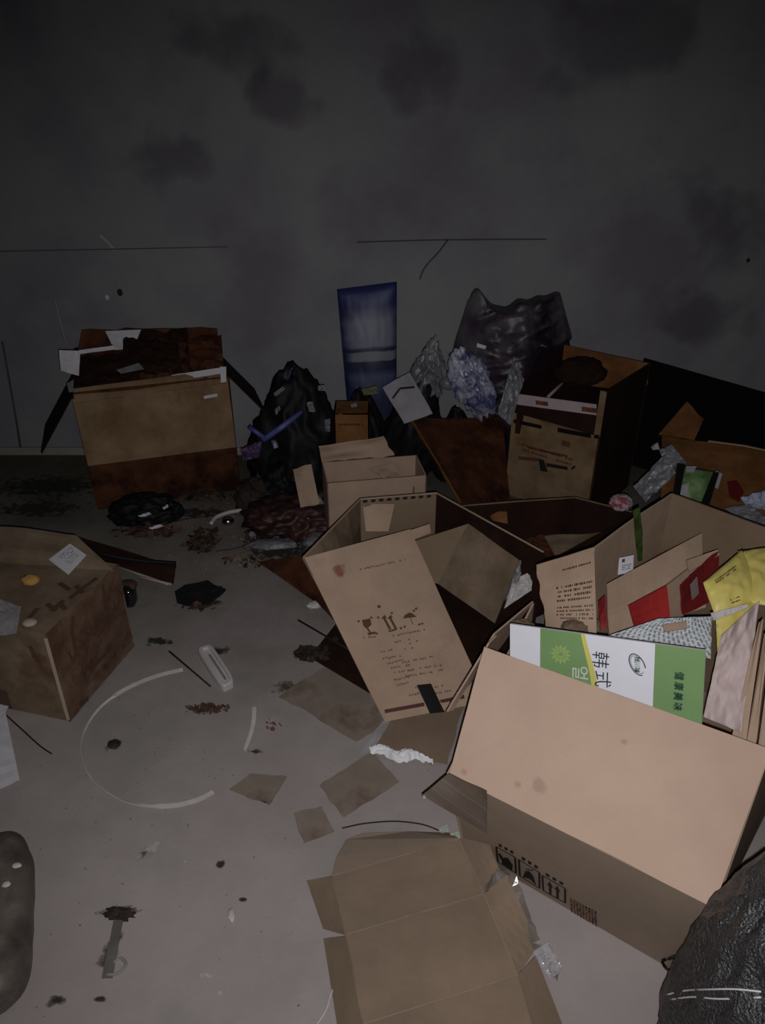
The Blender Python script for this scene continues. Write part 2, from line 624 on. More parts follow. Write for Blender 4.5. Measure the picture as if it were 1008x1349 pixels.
def blob(name, c, r, mat, parent=None, seed=0, amp=0.25, freq=3.0, sub=4, rot=(0, 0, 0), floor=None, power=2.0,
         smooth=True, ridge=True, label=None, fine=0.35, taper=0.0):
    """a crumpled closed body (bag, clod, clump)"""
    bm = bmesh.new()
    bmesh.ops.create_icosphere(bm, subdivisions=sub, radius=1.0)
    E = Euler(rot).to_matrix()
    c = Vector(c)
    off = Vector((seed * 3.17, seed * 1.7, seed * 5.9))
    V, U = [], []
    for v in bm.verts:
        p = v.co.copy()
        if power != 2.0:
            k = (abs(p.x) ** power + abs(p.y) ** power + abs(p.z) ** power) ** (-1 / power)
            p = p * k
        q = v.co * freq + off
        if ridge:
            h = (1 - 2 * abs(noise.noise(q))) * 0.6 + (1 - 2 * abs(noise.noise(q * 2.1))) * fine
        else:
            h = noise.noise(q) + fine * noise.noise(q * 2.3)
        p = p * (1 + amp * h)
        k = 1 - taper * p.z
        w = E @ Vector((p.x * r[0] * k, p.y * r[1] * k, p.z * r[2])) + c
        if floor is not None and w.z < floor:
            w.z = floor + 0.0005 * (w.z - floor)
        V.append(w)
        U.append((math.atan2(v.co.y, v.co.x) / 6.283, v.co.z * 0.5))
    F = [tuple(x.index for x in f.verts) for f in bm.faces]
    bm.free()
    o = link(name, V, F, mat, parent, smooth, U)
    if label:
        o['label'] = label
    return o


def tube(name, pts, r, mat, parent=None, n=8, label=None):
    pts = [Vector(p) for p in pts]
    V, F = [], []
    for i, p in enumerate(pts):
        d = (pts[min(i + 1, len(pts) - 1)] - pts[max(i - 1, 0)]).normalized()
        a = d.cross(Vector((0, 0, 1)))
        if a.length < 1e-4:
            a = Vector((1, 0, 0))
        a.normalize()
        b = d.cross(a)
        rr = r[i] if isinstance(r, (list, tuple)) else r
        for k in range(n):
            t = 2 * math.pi * k / n
            V.append(p + (a * math.cos(t) + b * math.sin(t)) * rr)
    for i in range(len(pts) - 1):
        for k in range(n):
            F.append((i * n + k, i * n + (k + 1) % n, (i + 1) * n + (k + 1) % n, (i + 1) * n + k))
    F.append(tuple(range(n - 1, -1, -1)))
    F.append(tuple((len(pts) - 1) * n + k for k in range(n)))
    o = link(name, V, F, mat, parent, True)
    fix_normals(o)
    if label:
        o['label'] = label
    return o


def ribbon(name, pts, width, mat, parent=None, t=0.0012, twist=None, label=None, up=Vector((0, 0, 1))):
    """a flat strap; twist 0 lies flat, 90 stands on edge"""
    pts = [Vector(p) for p in pts]
    V, F = [], []
    m = len(pts)
    for i, p in enumerate(pts):
        d = (pts[min(i + 1, m - 1)] - pts[max(i - 1, 0)]).normalized()
        s = d.cross(up).normalized()
        u = s.cross(d).normalized()
        a = R(twist[i] if twist else 0)
        w = s * math.cos(a) + u * math.sin(a)
        q = w.cross(d).normalized()
        ww = width[i] if isinstance(width, (list, tuple)) else width
        for sg, tt in ((-1, 1), (1, 1), (1, -1), (-1, -1)):
            V.append(p + w * (sg * ww / 2) + q * (tt * t / 2))
    for i in range(m - 1):
        for k in range(4):
            F.append((i * 4 + k, i * 4 + (k + 1) % 4, (i + 1) * 4 + (k + 1) % 4, (i + 1) * 4 + k))
    F.append((3, 2, 1, 0))
    F.append(tuple((m - 1) * 4 + k for k in range(4)))
    o = link(name, V, F, mat, parent)
    fix_normals(o)
    if label:
        o['label'] = label
    return o


def pouch(name, corners, mat, bulge, parent=None, seed=0, crumple=0.004, n=20, label=None, uv01=False):
    """a filled packet: two skins that meet at the seams"""
    P = Panel(corners)
    V, F, U = [], [], []
    k = (n + 1) ** 2
    for side in (1, -1):
        for j in range(n + 1):
            for i in range(n + 1):
                u, v = i / n, j / n
                e = (math.sin(math.pi * u) * math.sin(math.pi * v)) ** 0.5
                q = Vector((u * P.W * 30, v * P.H * 30, seed * 3.3 + side))
                cr = (1 - 2 * abs(noise.noise(q))) * crumple + (1 - 2 * abs(noise.noise(q * 2.2))) * crumple * 0.5
                V.append(P.pt(u, v, side * (0.0006 + bulge * e) + cr * (0.3 + 0.7 * e)))
                U.append((u, v) if uv01 else (u * P.W, v * P.H))
    idx = lambda i, j, s: s * k + j * (n + 1) + i
    for j in range(n):
        for i in range(n):
            F.append((idx(i, j, 0), idx(i, j + 1, 0), idx(i + 1, j + 1, 0), idx(i + 1, j, 0)))
            F.append((idx(i, j, 1), idx(i + 1, j, 1), idx(i + 1, j + 1, 1), idx(i, j + 1, 1)))
    for i in range(n):
        F.append((idx(i, 0, 0), idx(i + 1, 0, 0), idx(i + 1, 0, 1), idx(i, 0, 1)))
        F.append((idx(i + 1, n, 0), idx(i, n, 0), idx(i, n, 1), idx(i + 1, n, 1)))
        F.append((idx(0, i + 1, 0), idx(0, i, 0), idx(0, i, 1), idx(0, i + 1, 1)))
        F.append((idx(n, i, 0), idx(n, i + 1, 0), idx(n, i + 1, 1), idx(n, i, 1)))
    o = link(name, V, F, mat, parent, True, U)
    fix_normals(o)
    if label:
        o['label'] = label
    return o


def arc(pts, n=24):
    """a smooth curve through points (Catmull-Rom)"""
    pts = [Vector(p) for p in pts]
    out = []
    for i in range(len(pts) - 1):
        p0, p1, p2, p3 = pts[max(i - 1, 0)], pts[i], pts[i + 1], pts[min(i + 2, len(pts) - 1)]
        m = max(2, n // (len(pts) - 1))
        for k in range(m):
            t = k / m
            out.append(0.5 * ((2 * p1) + (p2 - p0) * t + (2 * p0 - 5 * p1 + 4 * p2 - p3) * t * t + (3 * p1 - p0 - 3 * p2 + p3) * t ** 3))
    out.append(pts[-1])
    return out


def down(p, z=0.0):
    return Vector((p.x, p.y, z))


def litter(name, label, cat, px, py, w, d, h, mats, n, seed, size=0.012):
    """a small mound of torn flakes and crumbs, too fine to count: one part per colour"""
    rnd = random.Random(seed)
    c = at(px, py, 0)
    root = thing(name, label, cat, c)
    for k, m in enumerate(mats):
        V, F = [], []
        for i in range(n):
            a, q = rnd.uniform(0, 6.283), rnd.random() ** 0.7
            x, y = math.cos(a) * q * w, math.sin(a) * q * d
            x += 0.3 * w * noise.noise(Vector((a * 1.3, seed, 0)))
            z = h * (1 - q) * rnd.uniform(0.2, 1.0)
            r = size * rnd.uniform(0.4, 1.5)
            E = Euler((rnd.uniform(-0.9, 0.9), rnd.uniform(-0.9, 0.9), rnd.uniform(0, 6.28))).to_matrix()
            o = c + Vector((x, y, z + r * 0.5))
            b = len(V)
            ring_ = [Vector((r * math.cos(j * 1.2566) * rnd.uniform(0.5, 1.3), r * math.sin(j * 1.2566) * rnd.uniform(0.4, 1.1), rnd.uniform(-0.15, 0.15) * r)) for j in range(5)]
            for p in ring_:
                v = o + E @ p
                v.z = max(v.z, 0.0008)
                V.append(v)
            for p in ring_:
                v = o + E @ (p + Vector((0, 0, -0.18 * r)))
                v.z = max(v.z, 0.0004)
                V.append(v)
            F += [(b, b + 1, b + 2, b + 3, b + 4), (b + 9, b + 8, b + 7, b + 6, b + 5)]
            F += [(b + j, b + 5 + j, b + 5 + (j + 1) % 5, b + (j + 1) % 5) for j in range(5)]
        o = link('flakes', V, F, m, root)
        o['kind'] = 'stuff'
    return root


# ------------------------------------------------------------------ the room
WALL_Y = 3.12
XL, XR, YF, ZT = -2.6, 2.4, -1.6, 2.9


def concrete_floor():
    m = mottled('floor_concrete', (0.315, 0.272, 0.265), (0.385, 0.338, 0.33), 2.6, 0.75, 0.35, 90, 0.25,
                c3=(0.27, 0.25, 0.225), s3=1.7, t3=(0.48, 0.66), bdist=0.0015)
    N, L = m.node_tree.nodes, m.node_tree.links
    B = N['Principled BSDF']
    src = B.inputs['Base Color'].links[0].from_socket
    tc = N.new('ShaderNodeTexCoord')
    # darker, greenish tone towards the back wall: broken by noise
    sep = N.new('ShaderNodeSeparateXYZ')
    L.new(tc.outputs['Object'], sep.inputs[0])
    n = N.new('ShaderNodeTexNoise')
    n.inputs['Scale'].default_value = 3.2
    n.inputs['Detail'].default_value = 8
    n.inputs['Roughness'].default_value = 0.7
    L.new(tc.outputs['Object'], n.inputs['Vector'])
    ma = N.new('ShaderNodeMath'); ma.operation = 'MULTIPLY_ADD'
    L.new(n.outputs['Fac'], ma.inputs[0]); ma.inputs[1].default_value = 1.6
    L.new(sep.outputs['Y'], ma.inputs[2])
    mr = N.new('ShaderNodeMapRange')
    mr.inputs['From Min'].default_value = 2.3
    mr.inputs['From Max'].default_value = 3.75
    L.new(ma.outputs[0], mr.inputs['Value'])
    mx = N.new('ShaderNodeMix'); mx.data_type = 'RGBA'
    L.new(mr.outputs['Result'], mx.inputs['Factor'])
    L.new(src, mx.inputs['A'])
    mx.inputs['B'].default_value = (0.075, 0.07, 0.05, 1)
    # specks of grit
    v = N.new('ShaderNodeTexVoronoi')
    v.inputs['Scale'].default_value = 34
    L.new(tc.outputs['Object'], v.inputs['Vector'])
    n2 = N.new('ShaderNodeTexNoise')
    n2.inputs['Scale'].default_value = 2.0
    L.new(tc.outputs['Object'], n2.inputs['Vector'])
    lt = N.new('ShaderNodeMath'); lt.operation = 'LESS_THAN'; lt.inputs[1].default_value = 0.085
    L.new(v.outputs['Distance'], lt.inputs[0])
    gt = N.new('ShaderNodeMath'); gt.operation = 'GREATER_THAN'; gt.inputs[1].default_value = 0.53
    L.new(n2.outputs['Fac'], gt.inputs[0])
    mu = N.new('ShaderNodeMath'); mu.operation = 'MULTIPLY'
    L.new(lt.outputs[0], mu.inputs[0]); L.new(gt.outputs[0], mu.inputs[1])
    mu2 = N.new('ShaderNodeMath'); mu2.operation = 'MULTIPLY'; mu2.inputs[1].default_value = 0.55
    L.new(mu.outputs[0], mu2.inputs[0])
    mx2 = N.new('ShaderNodeMix'); mx2.data_type = 'RGBA'
    L.new(mu2.outputs[0], mx2.inputs['Factor'])
    L.new(mx.outputs['Result'], mx2.inputs['A'])
    mx2.inputs['B'].default_value = (0.10, 0.08, 0.075, 1)
    L.new(mx2.outputs['Result'], B.inputs['Base Color'])
    return m


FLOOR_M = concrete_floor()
WALL_M = mottled('wall_plaster', (0.245, 0.24, 0.255), (0.285, 0.278, 0.29), 3.0, 0.85, 0.3, 60, 0.15,
                 c3=(0.19, 0.18, 0.205), s3=1.3, t3=(0.46, 0.62), bdist=0.003)
CEIL_M = flat('ceiling_plaster', (0.25, 0.25, 0.25), 0.9)


def slab(name, x0, x1, y0, y1, z0, z1, mat):
    V = [(x, y, z) for z in (z0, z1) for y in (y0, y1) for x in (x0, x1)]
    F = [(0, 2, 3, 1), (4, 5, 7, 6), (0, 1, 5, 4), (2, 6, 7, 3), (0, 4, 6, 2), (1, 3, 7, 5)]
    o = link(name, V, F, mat, None, origin=(0, 0, 0))
    o['kind'] = 'structure'
    return o


floor = slab('floor', XL - 0.1, XR + 0.1, YF - 0.1, WALL_Y + 0.1, -0.1, 0, FLOOR_M)
wall_back = slab('wall_back', XL - 0.1, XR + 0.1, WALL_Y, WALL_Y + 0.1, 0, ZT, WALL_M)
slab('wall_left', XL - 0.1, XL, YF, WALL_Y, 0, ZT, WALL_M)
slab('wall_right', XR, XR + 0.1, YF, WALL_Y, 0, ZT, WALL_M)
slab('wall_front', XL - 0.1, XR + 0.1, YF - 0.1, YF, 0, ZT, WALL_M)
slab('ceiling', XL - 0.1, XR + 0.1, YF - 0.1, WALL_Y + 0.1, ZT, ZT + 0.1, CEIL_M)
slab('baseboard_back', XL, XR, WALL_Y - 0.012, WALL_Y, 0, 0.035, flat('skirting', (0.30, 0.28, 0.24), 0.8))


def stain(px, py, w, h, mat, rot=0.0, z=0.0006):
    """a blotch on the floor, w by h metres"""
    c = at(px, py, z)
    V, U = [], []
    for x, y in ((-1, -1), (1, -1), (1, 1), (-1, 1)):
        X, Yy = x * w / 2, y * h / 2
        V.append(c + Vector((X * math.cos(rot) - Yy * math.sin(rot), X * math.sin(rot) + Yy * math.cos(rot), 0)))
        U.append(((x + 1) / 2, (y + 1) / 2))
    return link('stain', V, [(0, 1, 2, 3)], mat, floor, False, U)


def wall_stain(px, py, w, h, mat):
    c = aty(px, py, WALL_Y - 0.0008)
    V = [c + Vector((x * w / 2, 0, y * h / 2)) for x, y in ((-1, -1), (1, -1), (1, 1), (-1, 1))]
    return link('stain', V, [(0, 1, 2, 3)], mat, wall_back, False, [(0, 0), (1, 0), (1, 1), (0, 1)])


for a in ((215, 205, 0.5, 0.42, STAIN_WALL), (840, 60, 1.0, 0.5, STAIN_WALL), (560, 90, 0.5, 0.4, STAIN_WALL),
          (300, 50, 0.7, 0.4, STAIN_WALL), (950, 290, 0.5, 0.6, STAIN_WALL), (920, 420, 0.6, 0.4, STAIN_WALL),
          (380, 130, 0.4, 0.3, STAIN_WALL)):
    wall_stain(*a)
# hairline joint in the plaster and a diagonal scratch
CRACK = flat('crack_dark', (0.09, 0.085, 0.095), 0.9)
for pts, w in ((((0, 331), (160, 328), (300, 325)), 0.004), (((470, 319), (580, 316), (720, 315)), 0.006),
               (((590, 316), (578, 332), (560, 352), (553, 368)), 0.007)):
    ribbon('crack', arc([aty(x, y, WALL_Y - 0.001) for x, y in pts], 16), w, CRACK, wall_back, 0.001, up=Vector((0, -1, 0)))
ribbon('scratch', [aty(x, y, WALL_Y - 0.001) for x, y in ((132, 310), (140, 317), (149, 327))], 0.007,
       flat('scratch_pale', (0.48, 0.48, 0.5), 0.9), wall_back, 0.001, up=Vector((0, -1, 0)))
for px, py, m, r in ((158, 385, DEBRIS, 0.010), (141, 392, PAPER, 0.008), (986, 343, DEBRIS, 0.006)):
    blob('plaster_chip', aty(px, py, WALL_Y - 0.003), (r, 0.004, r * 1.3), m, wall_back, seed=px, sub=2)
tube('hanging_wire', [aty(x, y, WALL_Y - 0.004) for x, y in ((72, 393), (78, 420), (86, 447), (92, 470))], 0.0035,
     flat('wire_grey', (0.35, 0.34, 0.36)), wall_back, 6)
tube('hanging_wire', [aty(x, y, WALL_Y - 0.004) for x, y in ((3, 450), (12, 500), (20, 545), (27, 590))], 0.004, CRACK, wall_back, 6)

# ------------------------------------------------------------------ BIG OPEN CARTON (foreground)
FL, FR = Vector((0.185, 1.10, 0.002)), Vector((0.59, 0.815, 0.002))
CL, CR = at(592, 1020, 0.33), at(940, 1196, 0.33)
big = thing('open_carton', 'largest open carton in the foreground, pale flap folded in over its stuffed contents', 'carton', (0.5, 1.2, 0))
face_pn = Panel([CL, CR, FR, FL])
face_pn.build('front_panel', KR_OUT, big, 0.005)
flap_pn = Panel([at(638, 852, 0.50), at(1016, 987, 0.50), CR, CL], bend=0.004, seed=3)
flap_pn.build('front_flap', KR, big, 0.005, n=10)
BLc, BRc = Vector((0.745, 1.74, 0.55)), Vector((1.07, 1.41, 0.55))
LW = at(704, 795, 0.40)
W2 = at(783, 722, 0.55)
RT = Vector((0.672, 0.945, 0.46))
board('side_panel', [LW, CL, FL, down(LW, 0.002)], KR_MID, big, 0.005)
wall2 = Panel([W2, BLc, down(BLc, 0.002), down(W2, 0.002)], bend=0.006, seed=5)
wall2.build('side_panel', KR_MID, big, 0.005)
board('back_panel', [BLc, BRc, down(BRc, 0.002), down(BLc, 0.002)], KR_SHADED, big, 0.005)
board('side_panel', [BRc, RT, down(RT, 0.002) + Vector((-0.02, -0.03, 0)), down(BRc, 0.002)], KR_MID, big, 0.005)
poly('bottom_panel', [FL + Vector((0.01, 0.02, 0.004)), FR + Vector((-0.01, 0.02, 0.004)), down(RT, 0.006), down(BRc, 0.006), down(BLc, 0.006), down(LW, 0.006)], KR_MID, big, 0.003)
# flap with small print that stands inside the side wall
txt_pn = Panel(Z((705, 745, 0.55), (783, 721, 0.55), (786, 836, 0.40), (719, 829, 0.37)), bend=0.003, seed=2, rag=0.006, ragged='l')
txt_flap = txt_pn.build('side_flap', KR_MID, big, 0.004)
pr = Printer(txt_pn)
pr.lines(0.42, 0.14, 0.93, 0.19, 1, 4, 0.9)
pr.lines(0.28, 0.36, 0.95, 0.60, 4, 5, 0.85)
pr.lines(0.25, 0.64, 0.95, 0.84, 4, 6, 0.7)
pr.build('print', flat('ink_deep', (0.06, 0.028, 0.02)), txt_flap)
# outer flap hanging along the left rim
board('outer_flap', [at(652, 836, 0.43), at(703, 793, 0.41), at(650, 866, 0.28), at(594, 930, 0.22)], KR_MID, big, 0.004)
board('outer_flap', [at(645, 848, 0.45), at(655, 838, 0.44), at(598, 935, 0.24), at(590, 938, 0.24)], KR, big, 0.004)
# corner flap with brown film tape
tape_pn = Panel([at(591, 1019, 0.337), at(641, 1043, 0.337), at(641, 1098, 0.25), at(556, 1048, 0.30)], bend=0.004, seed=8)
tape_flap = tape_pn.build('corner_flap', flat('kraft_taped', (0.10, 0.074, 0.056), 0.65), big, 0.004)
pr = Printer(tape_pn, 0.003)
pr.strip([(i / 12, 0.25 + 0.17 * i / 12) for i in range(13)], 0.003)
pr.strip([(i / 12, 0.62 + 0.18 * i / 12) for i in range(13)], 0.002)
pr.build('tape_crease', flat('tape_shine', (0.13, 0.10, 0.08), 0.5), tape_flap)
blob('tape_end', at(559, 1050, 0.303), (0.003, 0.004, 0.002), CLEAR, tape_flap, seed=4, sub=2)
for (u0, v0, du, dv) in ((0.30, 0.72, 0.10, 0.16), (0.24, 0.80, 0.06, 0.10), (0.03, 0.88, 0.05, 0.10), (0.55, 0.25, 0.05, 0.08)):
    P_ = Printer(flap_pn, 0.0012)
    P_.poly([(u0, v0), (u0 + du, v0), (u0 + du, v0 + dv), (u0, v0 + dv)])
    so_ = P_.build('smudge', STAIN_PINK, big)
    ly_ = so_.data.uv_layers.new(name='UVMap')
    for lp, uv in zip(so_.data.loops, ((0, 0), (1, 0), (1, 1), (0, 1))):
        ly_.data[lp.index].uv = uv
# handling marks at the foot of the front panel
pr = Printer(face_pn)


def face_uv(px, py):
    """where a sight line meets the front panel, as u, v"""
    d = ray(px, py)
    p = face_pn
    t = (p.c[0] - CAM).dot(p.n) / d.dot(p.n)
    q = CAM + d * t
    u, v = 0.5, 0.5
    for _ in range(30):
        e = q - p.pt(u, v)
        du = (p.pt(u + 1e-3, v) - p.pt(u, v)) / 1e-3
        dv = (p.pt(u, v + 1e-3) - p.pt(u, v)) / 1e-3
        u += e.dot(du) / du.length_squared * 0.7
        v += e.dot(dv) / dv.length_squared * 0.7
    return u, v


def frame(x0, y0, x1, y1, x2, y2, x3, y3, w=0.0048):
    c = [face_uv(*q) for q in ((x0, y0), (x1, y1), (x2, y2), (x3, y3))]
    for i in range(4):
        pr.strip([c[i], c[(i + 1) % 4]], w)
    return c


def bil(c, u, v):
    return tuple((c[0][k] * (1 - u) + c[1][k] * u) * (1 - v) + (c[3][k] * (1 - u) + c[2][k] * u) * v for k in (0, 1))


f1 = frame(653, 1117, 678, 1131, 679, 1152, 655, 1138)
f2 = frame(683, 1134, 710, 1151, 710, 1172, 684, 1156)
f3 = frame(714, 1155, 744, 1172, 744, 1191, 715, 1175)
# hands, umbrella, arrows
pr.poly([bil(f1, *q) for q in ((0.2, 0.95), (0.35, 0.45), (0.6, 0.3), (0.85, 0.6), (0.8, 0.98))])
pr.poly([bil(f1, *q) for q in ((0.05, 0.4), (0.2, 0.3), (0.4, 0.6), (0.25, 0.8))])
pr.poly([bil(f2, *q) for q in ((0.15, 0.95), (0.3, 0.45), (0.5, 0.3), (0.7, 0.45), (0.85, 0.95), (0.5, 0.8))])
pr.strip([bil(f2, 0.35, 0.3), bil(f2, 0.7, 0.12)], 0.004)
for q in (0.33, 0.66):
    pr.strip([bil(f3, q, 0.98), bil(f3, q, 0.4)], 0.006)
    pr.poly([bil(f3, q - 0.14, 0.45), bil(f3, q, 0.1), bil(f3, q + 0.14, 0.45)])
for f in (f1, f2, f3):
    for q in (0.15, 0.45, 0.75):
        pr.poly([bil(f, q, -0.3), bil(f, q + 0.18, -0.32), bil(f, q + 0.16, -0.14), bil(f, q, -0.12)])
pr.build('handling_marks', INK, big, 'black framed handling symbols')
pr = Printer(face_pn)
c = [face_uv(*q) for q in ((750, 1184), (786, 1202), (787, 1223), (751, 1203))]
rnd = random.Random(3)
pr2 = Printer(face_pn)
for i in range(9):
    for j in range(6):
        q = [bil(c, (i + a) / 9, (j + b) / 6) for a, b in ((0.3 * rnd.random(), 0.2 * rnd.random()), (1 - 0.3 * rnd.random(), 0.1), (1.0 - 0.2 * rnd.random(), 1 - 0.3 * rnd.random()), (0.1, 0.95))]
        (pr if rnd.random() < 0.62 else pr2).poly(q)
pr.build('stamp', flat('ink_rustred', (0.13, 0.045, 0.022)), big, 'reddish brown printed stamp block')
pr2.build('stamp', INK, big)
# a strip of green tape and a small white sticker on the inside of the side panel
pr = Printer(wall2)


def pn_uv(p, px, py):
    d = ray(px, py)
    t = (p.c[0] - CAM).dot(p.n) / d.dot(p.n)
    q = CAM + d * t
    u, v = 0.5, 0.5
    for _ in range(40):
        e = q - p.pt(u, v)
        du = (p.pt(u + 1e-3, v) - p.pt(u, v)) / 1e-3
        dv = (p.pt(u, v + 1e-3) - p.pt(u, v)) / 1e-3
        u += e.dot(du) / du.length_squared * 0.6
        v += e.dot(dv) / dv.length_squared * 0.6
    return u, v


def quad_on(pr, *px):
    pr.poly([pn_uv(pr.p, *q) for q in px])


pr = Printer(wall2, 0.0015)
quad_on(pr, (834, 672), (843, 668), (846, 700), (836, 705))
quad_on(pr, (836, 705), (846, 700), (846, 738), (840, 740))
pr.build('green_tape', TAPE_GREEN, big)
stk = Panel(Z((816, 735, 0.50), (835, 731, 0.50), (834, 754, 0.47), (814, 757, 0.47)))
so = stk.build('sticker', PAPER, big, 0.001)
pr = Printer(stk, 0.0005)
pr.rect(0.2, 0.12, 0.4, 0.32)
pr.lines(0.15, 0.45, 0.85, 0.8, 3, 2)
pr.build('print', INK_NAVY, so)

# ---- printed board standing in front of the contents
lab_c = Z((672, 822, 0.55), (930, 857, 0.62), (924, 966, 0.47))
lab = Panel(lab_c + [lab_c[0] + lab_c[2] - lab_c[1]])
lb = thing('printed_carton_board', 'white and green printed carton board standing in the largest carton, dark lettering on it', 'carton board', down((lab.c[2] + lab.c[3]) / 2, 0.4))
lab.build('board', BOARD_WHITE, lb, 0.005, n=4)
pg, py_, pl, pk, pd, pw = (Printer(lab, 0.0006 + 0.0003 * i) for i in (0, 1, 1, 2, 2, 2))
EDGE = [(0.402, 0.0), (0.412, 0.1), (0.424, 0.2), (0.436, 0.3), (0.448, 0.4), (0.458, 0.5), (0.466, 0.6), (0.473, 0.7), (0.48, 0.85), (0.485, 1.0)]
pg.poly([(0.172, 0), *EDGE, (0.172, 1)])
pg.poly([(0.765, 0), (1, 0), (1, 1), (0.765, 1)])
pg.build('green_print', BOARD_GREEN, lb)
for (a, b) in zip(EDGE[:-1], EDGE[1:]):
    wa, wb = 0.011 + 0.008 * a[1], 0.011 + 0.008 * b[1]
    py_.poly([(a[0] - wa, a[1]), (a[0] + wa, a[1]), (b[0] + wb, b[1]), (b[0] - wb, b[1])])
py_.build('yellow_stripe', BOARD_YELLOW, lb)
cu, cv = 0.285, 0.30
for i in range(12):
    a = 2 * math.pi * i / 12
    ca, sa = math.cos(a), math.sin(a)
    r0, r1, w = 0.006, 0.021, 0.0032
    m_ = (r0 + r1) / 2
    pl.poly([(cu + x / lab.W, cv + y / lab.H) for x, y in
             ((r0 * ca, r0 * sa), (m_ * ca - w * sa, m_ * sa + w * ca), (r1 * ca, r1 * sa), (m_ * ca + w * sa, m_ * sa - w * ca))])
pl.ring(cu, cv, 0.0075, 0.0075, 0.003, 0, 16)
pl.build('flower_print', BOARD_LEAF, lb, 'pale green flower')
for q in (0, 0.0009):
    pk.text('韩', 0.490, 0.295 + q, 0.034, R(-90))
    pk.text('式', 0.504, 0.535 + q, 0.034, R(-90))
pk.build('lettering', INK_NAVY, lb)
pw.text('얼', 0.385, 0.50, 0.034, R(-90))
pw.build('lettering', flat('print_white', (0.6, 0.62, 0.6)), lb)
pd.ring(0.682, 0.285, 0.0225, 0.0135, 0.0022, R(62), 28, 0, 300)
pd.ring(0.682, 0.285, 0.0185, 0.0105, 0.0010, R(62), 28, -30, 240)
for q in (-0.003, 0, 0.003):
    pd.text('张川味', 0.680 + q, 0.285, 0.0105, R(-90))
for i, ch in enumerate('健康美味'):
    for q in (-0.003, 0, 0.003):
        pd.text(ch, 0.882 + q, 0.345 + 0.125 * i, 0.0165, R(-90))
pd.build('lettering', INK_GREEN, lb, 'dark green emblem and small lettering')

# ---- the rest of the contents of the big carton
o = board('cardboard_sheet', Z((800, 769, 0.50), (925, 702, 0.52), (930, 800, 0.42), (803, 840, 0.38)), KR_MID, None, 0.004, bend=0.006, seed=11)
tag(o, 'plain brown cardboard sheet standing behind the red carton piece', 'cardboard')
rc = thing('red_carton', 'bright red folded carton piece with brown edge standing in the largest carton', 'carton', at(860, 830, 0.40))
board('red_face', Z((829, 799, 0.52), (879, 772, 0.53), (885, 828, 0.44), (838, 832, 0.43)), RED, rc, 0.004)
board('brown_face', Z((879, 772, 0.53), (909, 749, 0.535), (900, 815, 0.44), (885, 828, 0.44)), KR_MID, rc, 0.004)
rc2 = thing('red_carton', 'dark red carton lid with a grey stripe beside the yellow bag', 'carton', at(920, 800, 0.42))
p2 = Panel(Z((897, 772, 0.545), (947, 726, 0.56), (945, 790, 0.46), (900, 810, 0.45)), bend=0.004, seed=4)
p2.build('red_face', RED_DK, rc2, 0.004)
board('brown_edge', Z((905, 738, 0.552), (946, 724, 0.563), (948, 731, 0.553), (908, 753, 0.548)), KR_MID, rc2, 0.004)
pr = Printer(p2, 0.001)
pr.poly([(0.22, 0.2), (0.40, 0.12), (0.46, 0.62), (0.26, 0.68)])
pr.build('grey_stripe', flat('print_grey', (0.33, 0.25, 0.25)), rc2)
yb = thing('yellow_bag', 'bright yellow plastic bag lying on top of the largest carton', 'bag', at(970, 790, 0.50))
yp1 = [at(926, 766, 0.585), at(973, 728, 0.60), at(1030, 722, 0.62), at(990, 790, 0.56), at(938, 812, 0.545)]
Yt = Panel([at(928, 768, 0.585), at(976, 727, 0.605), at(1004, 792, 0.565), at(940, 812, 0.545)])
pouch('bag_body', [at(926, 768, 0.585), at(978, 724, 0.605), at(1006, 790, 0.565), at(942, 812, 0.545)], YELLOW, 0.018, yb, 3, 0.004)
pouch('bag_fold', [at(972, 727, 0.60), at(1032, 718, 0.61), at(1020, 800, 0.57), at(990, 795, 0.565)], YELLOW, 0.014, yb, 7, 0.004)
pouch('bag_end', [at(942, 806, 0.555), at(1000, 788, 0.56), at(975, 835, 0.50), at(945, 862, 0.47)], YELLOW, 0.012, yb, 9, 0.005)
board('bag_seam', [at(936, 808, 0.565), at(985, 796, 0.583), at(984, 801, 0.578), at(940, 818, 0.557)], WHITE_PL, yb, 0.002, crumple=0.002)
pr = Printer(Yt, 0.021)
pr.lines(0.12, 0.18, 0.66, 0.30, 2, 3, 0.95, 0.8)
pr.lines(0.30, 0.80, 0.5, 0.95, 2, 5, 0.9)
pr.build('print', flat('ink_olive', (0.10, 0.08, 0.03)), yb)
o = board('checked_tissue', Z((800, 838, 0.49), (868, 815, 0.545), (938, 812, 0.55), (936, 868, 0.50)), CHECK, None, 0.0012, n=34, crumple=0.007, cfreq=9, seed=6, smooth=True)
tag(o, 'crumpled green and white checked wrapping tissue behind the printed board', 'tissue')
o = board('card_strip', Z((874, 823, 0.57), (905, 818, 0.57), (906, 827, 0.565), (876, 832, 0.565)), KR_MID, None, 0.003)
tag(o, 'small brown card strip lying on the checked tissue', 'cardboard')
o = board('pink_paper', Z((950, 838, 0.56), (1000, 792, 0.58), (975, 965, 0.45), (926, 945, 0.42)), PINK, None, 0.001, n=34, crumple=0.007, cfreq=5, seed=9, smooth=True)
tag(o, 'crumpled pinkish white wrapping paper beside the yellow bag', 'paper')
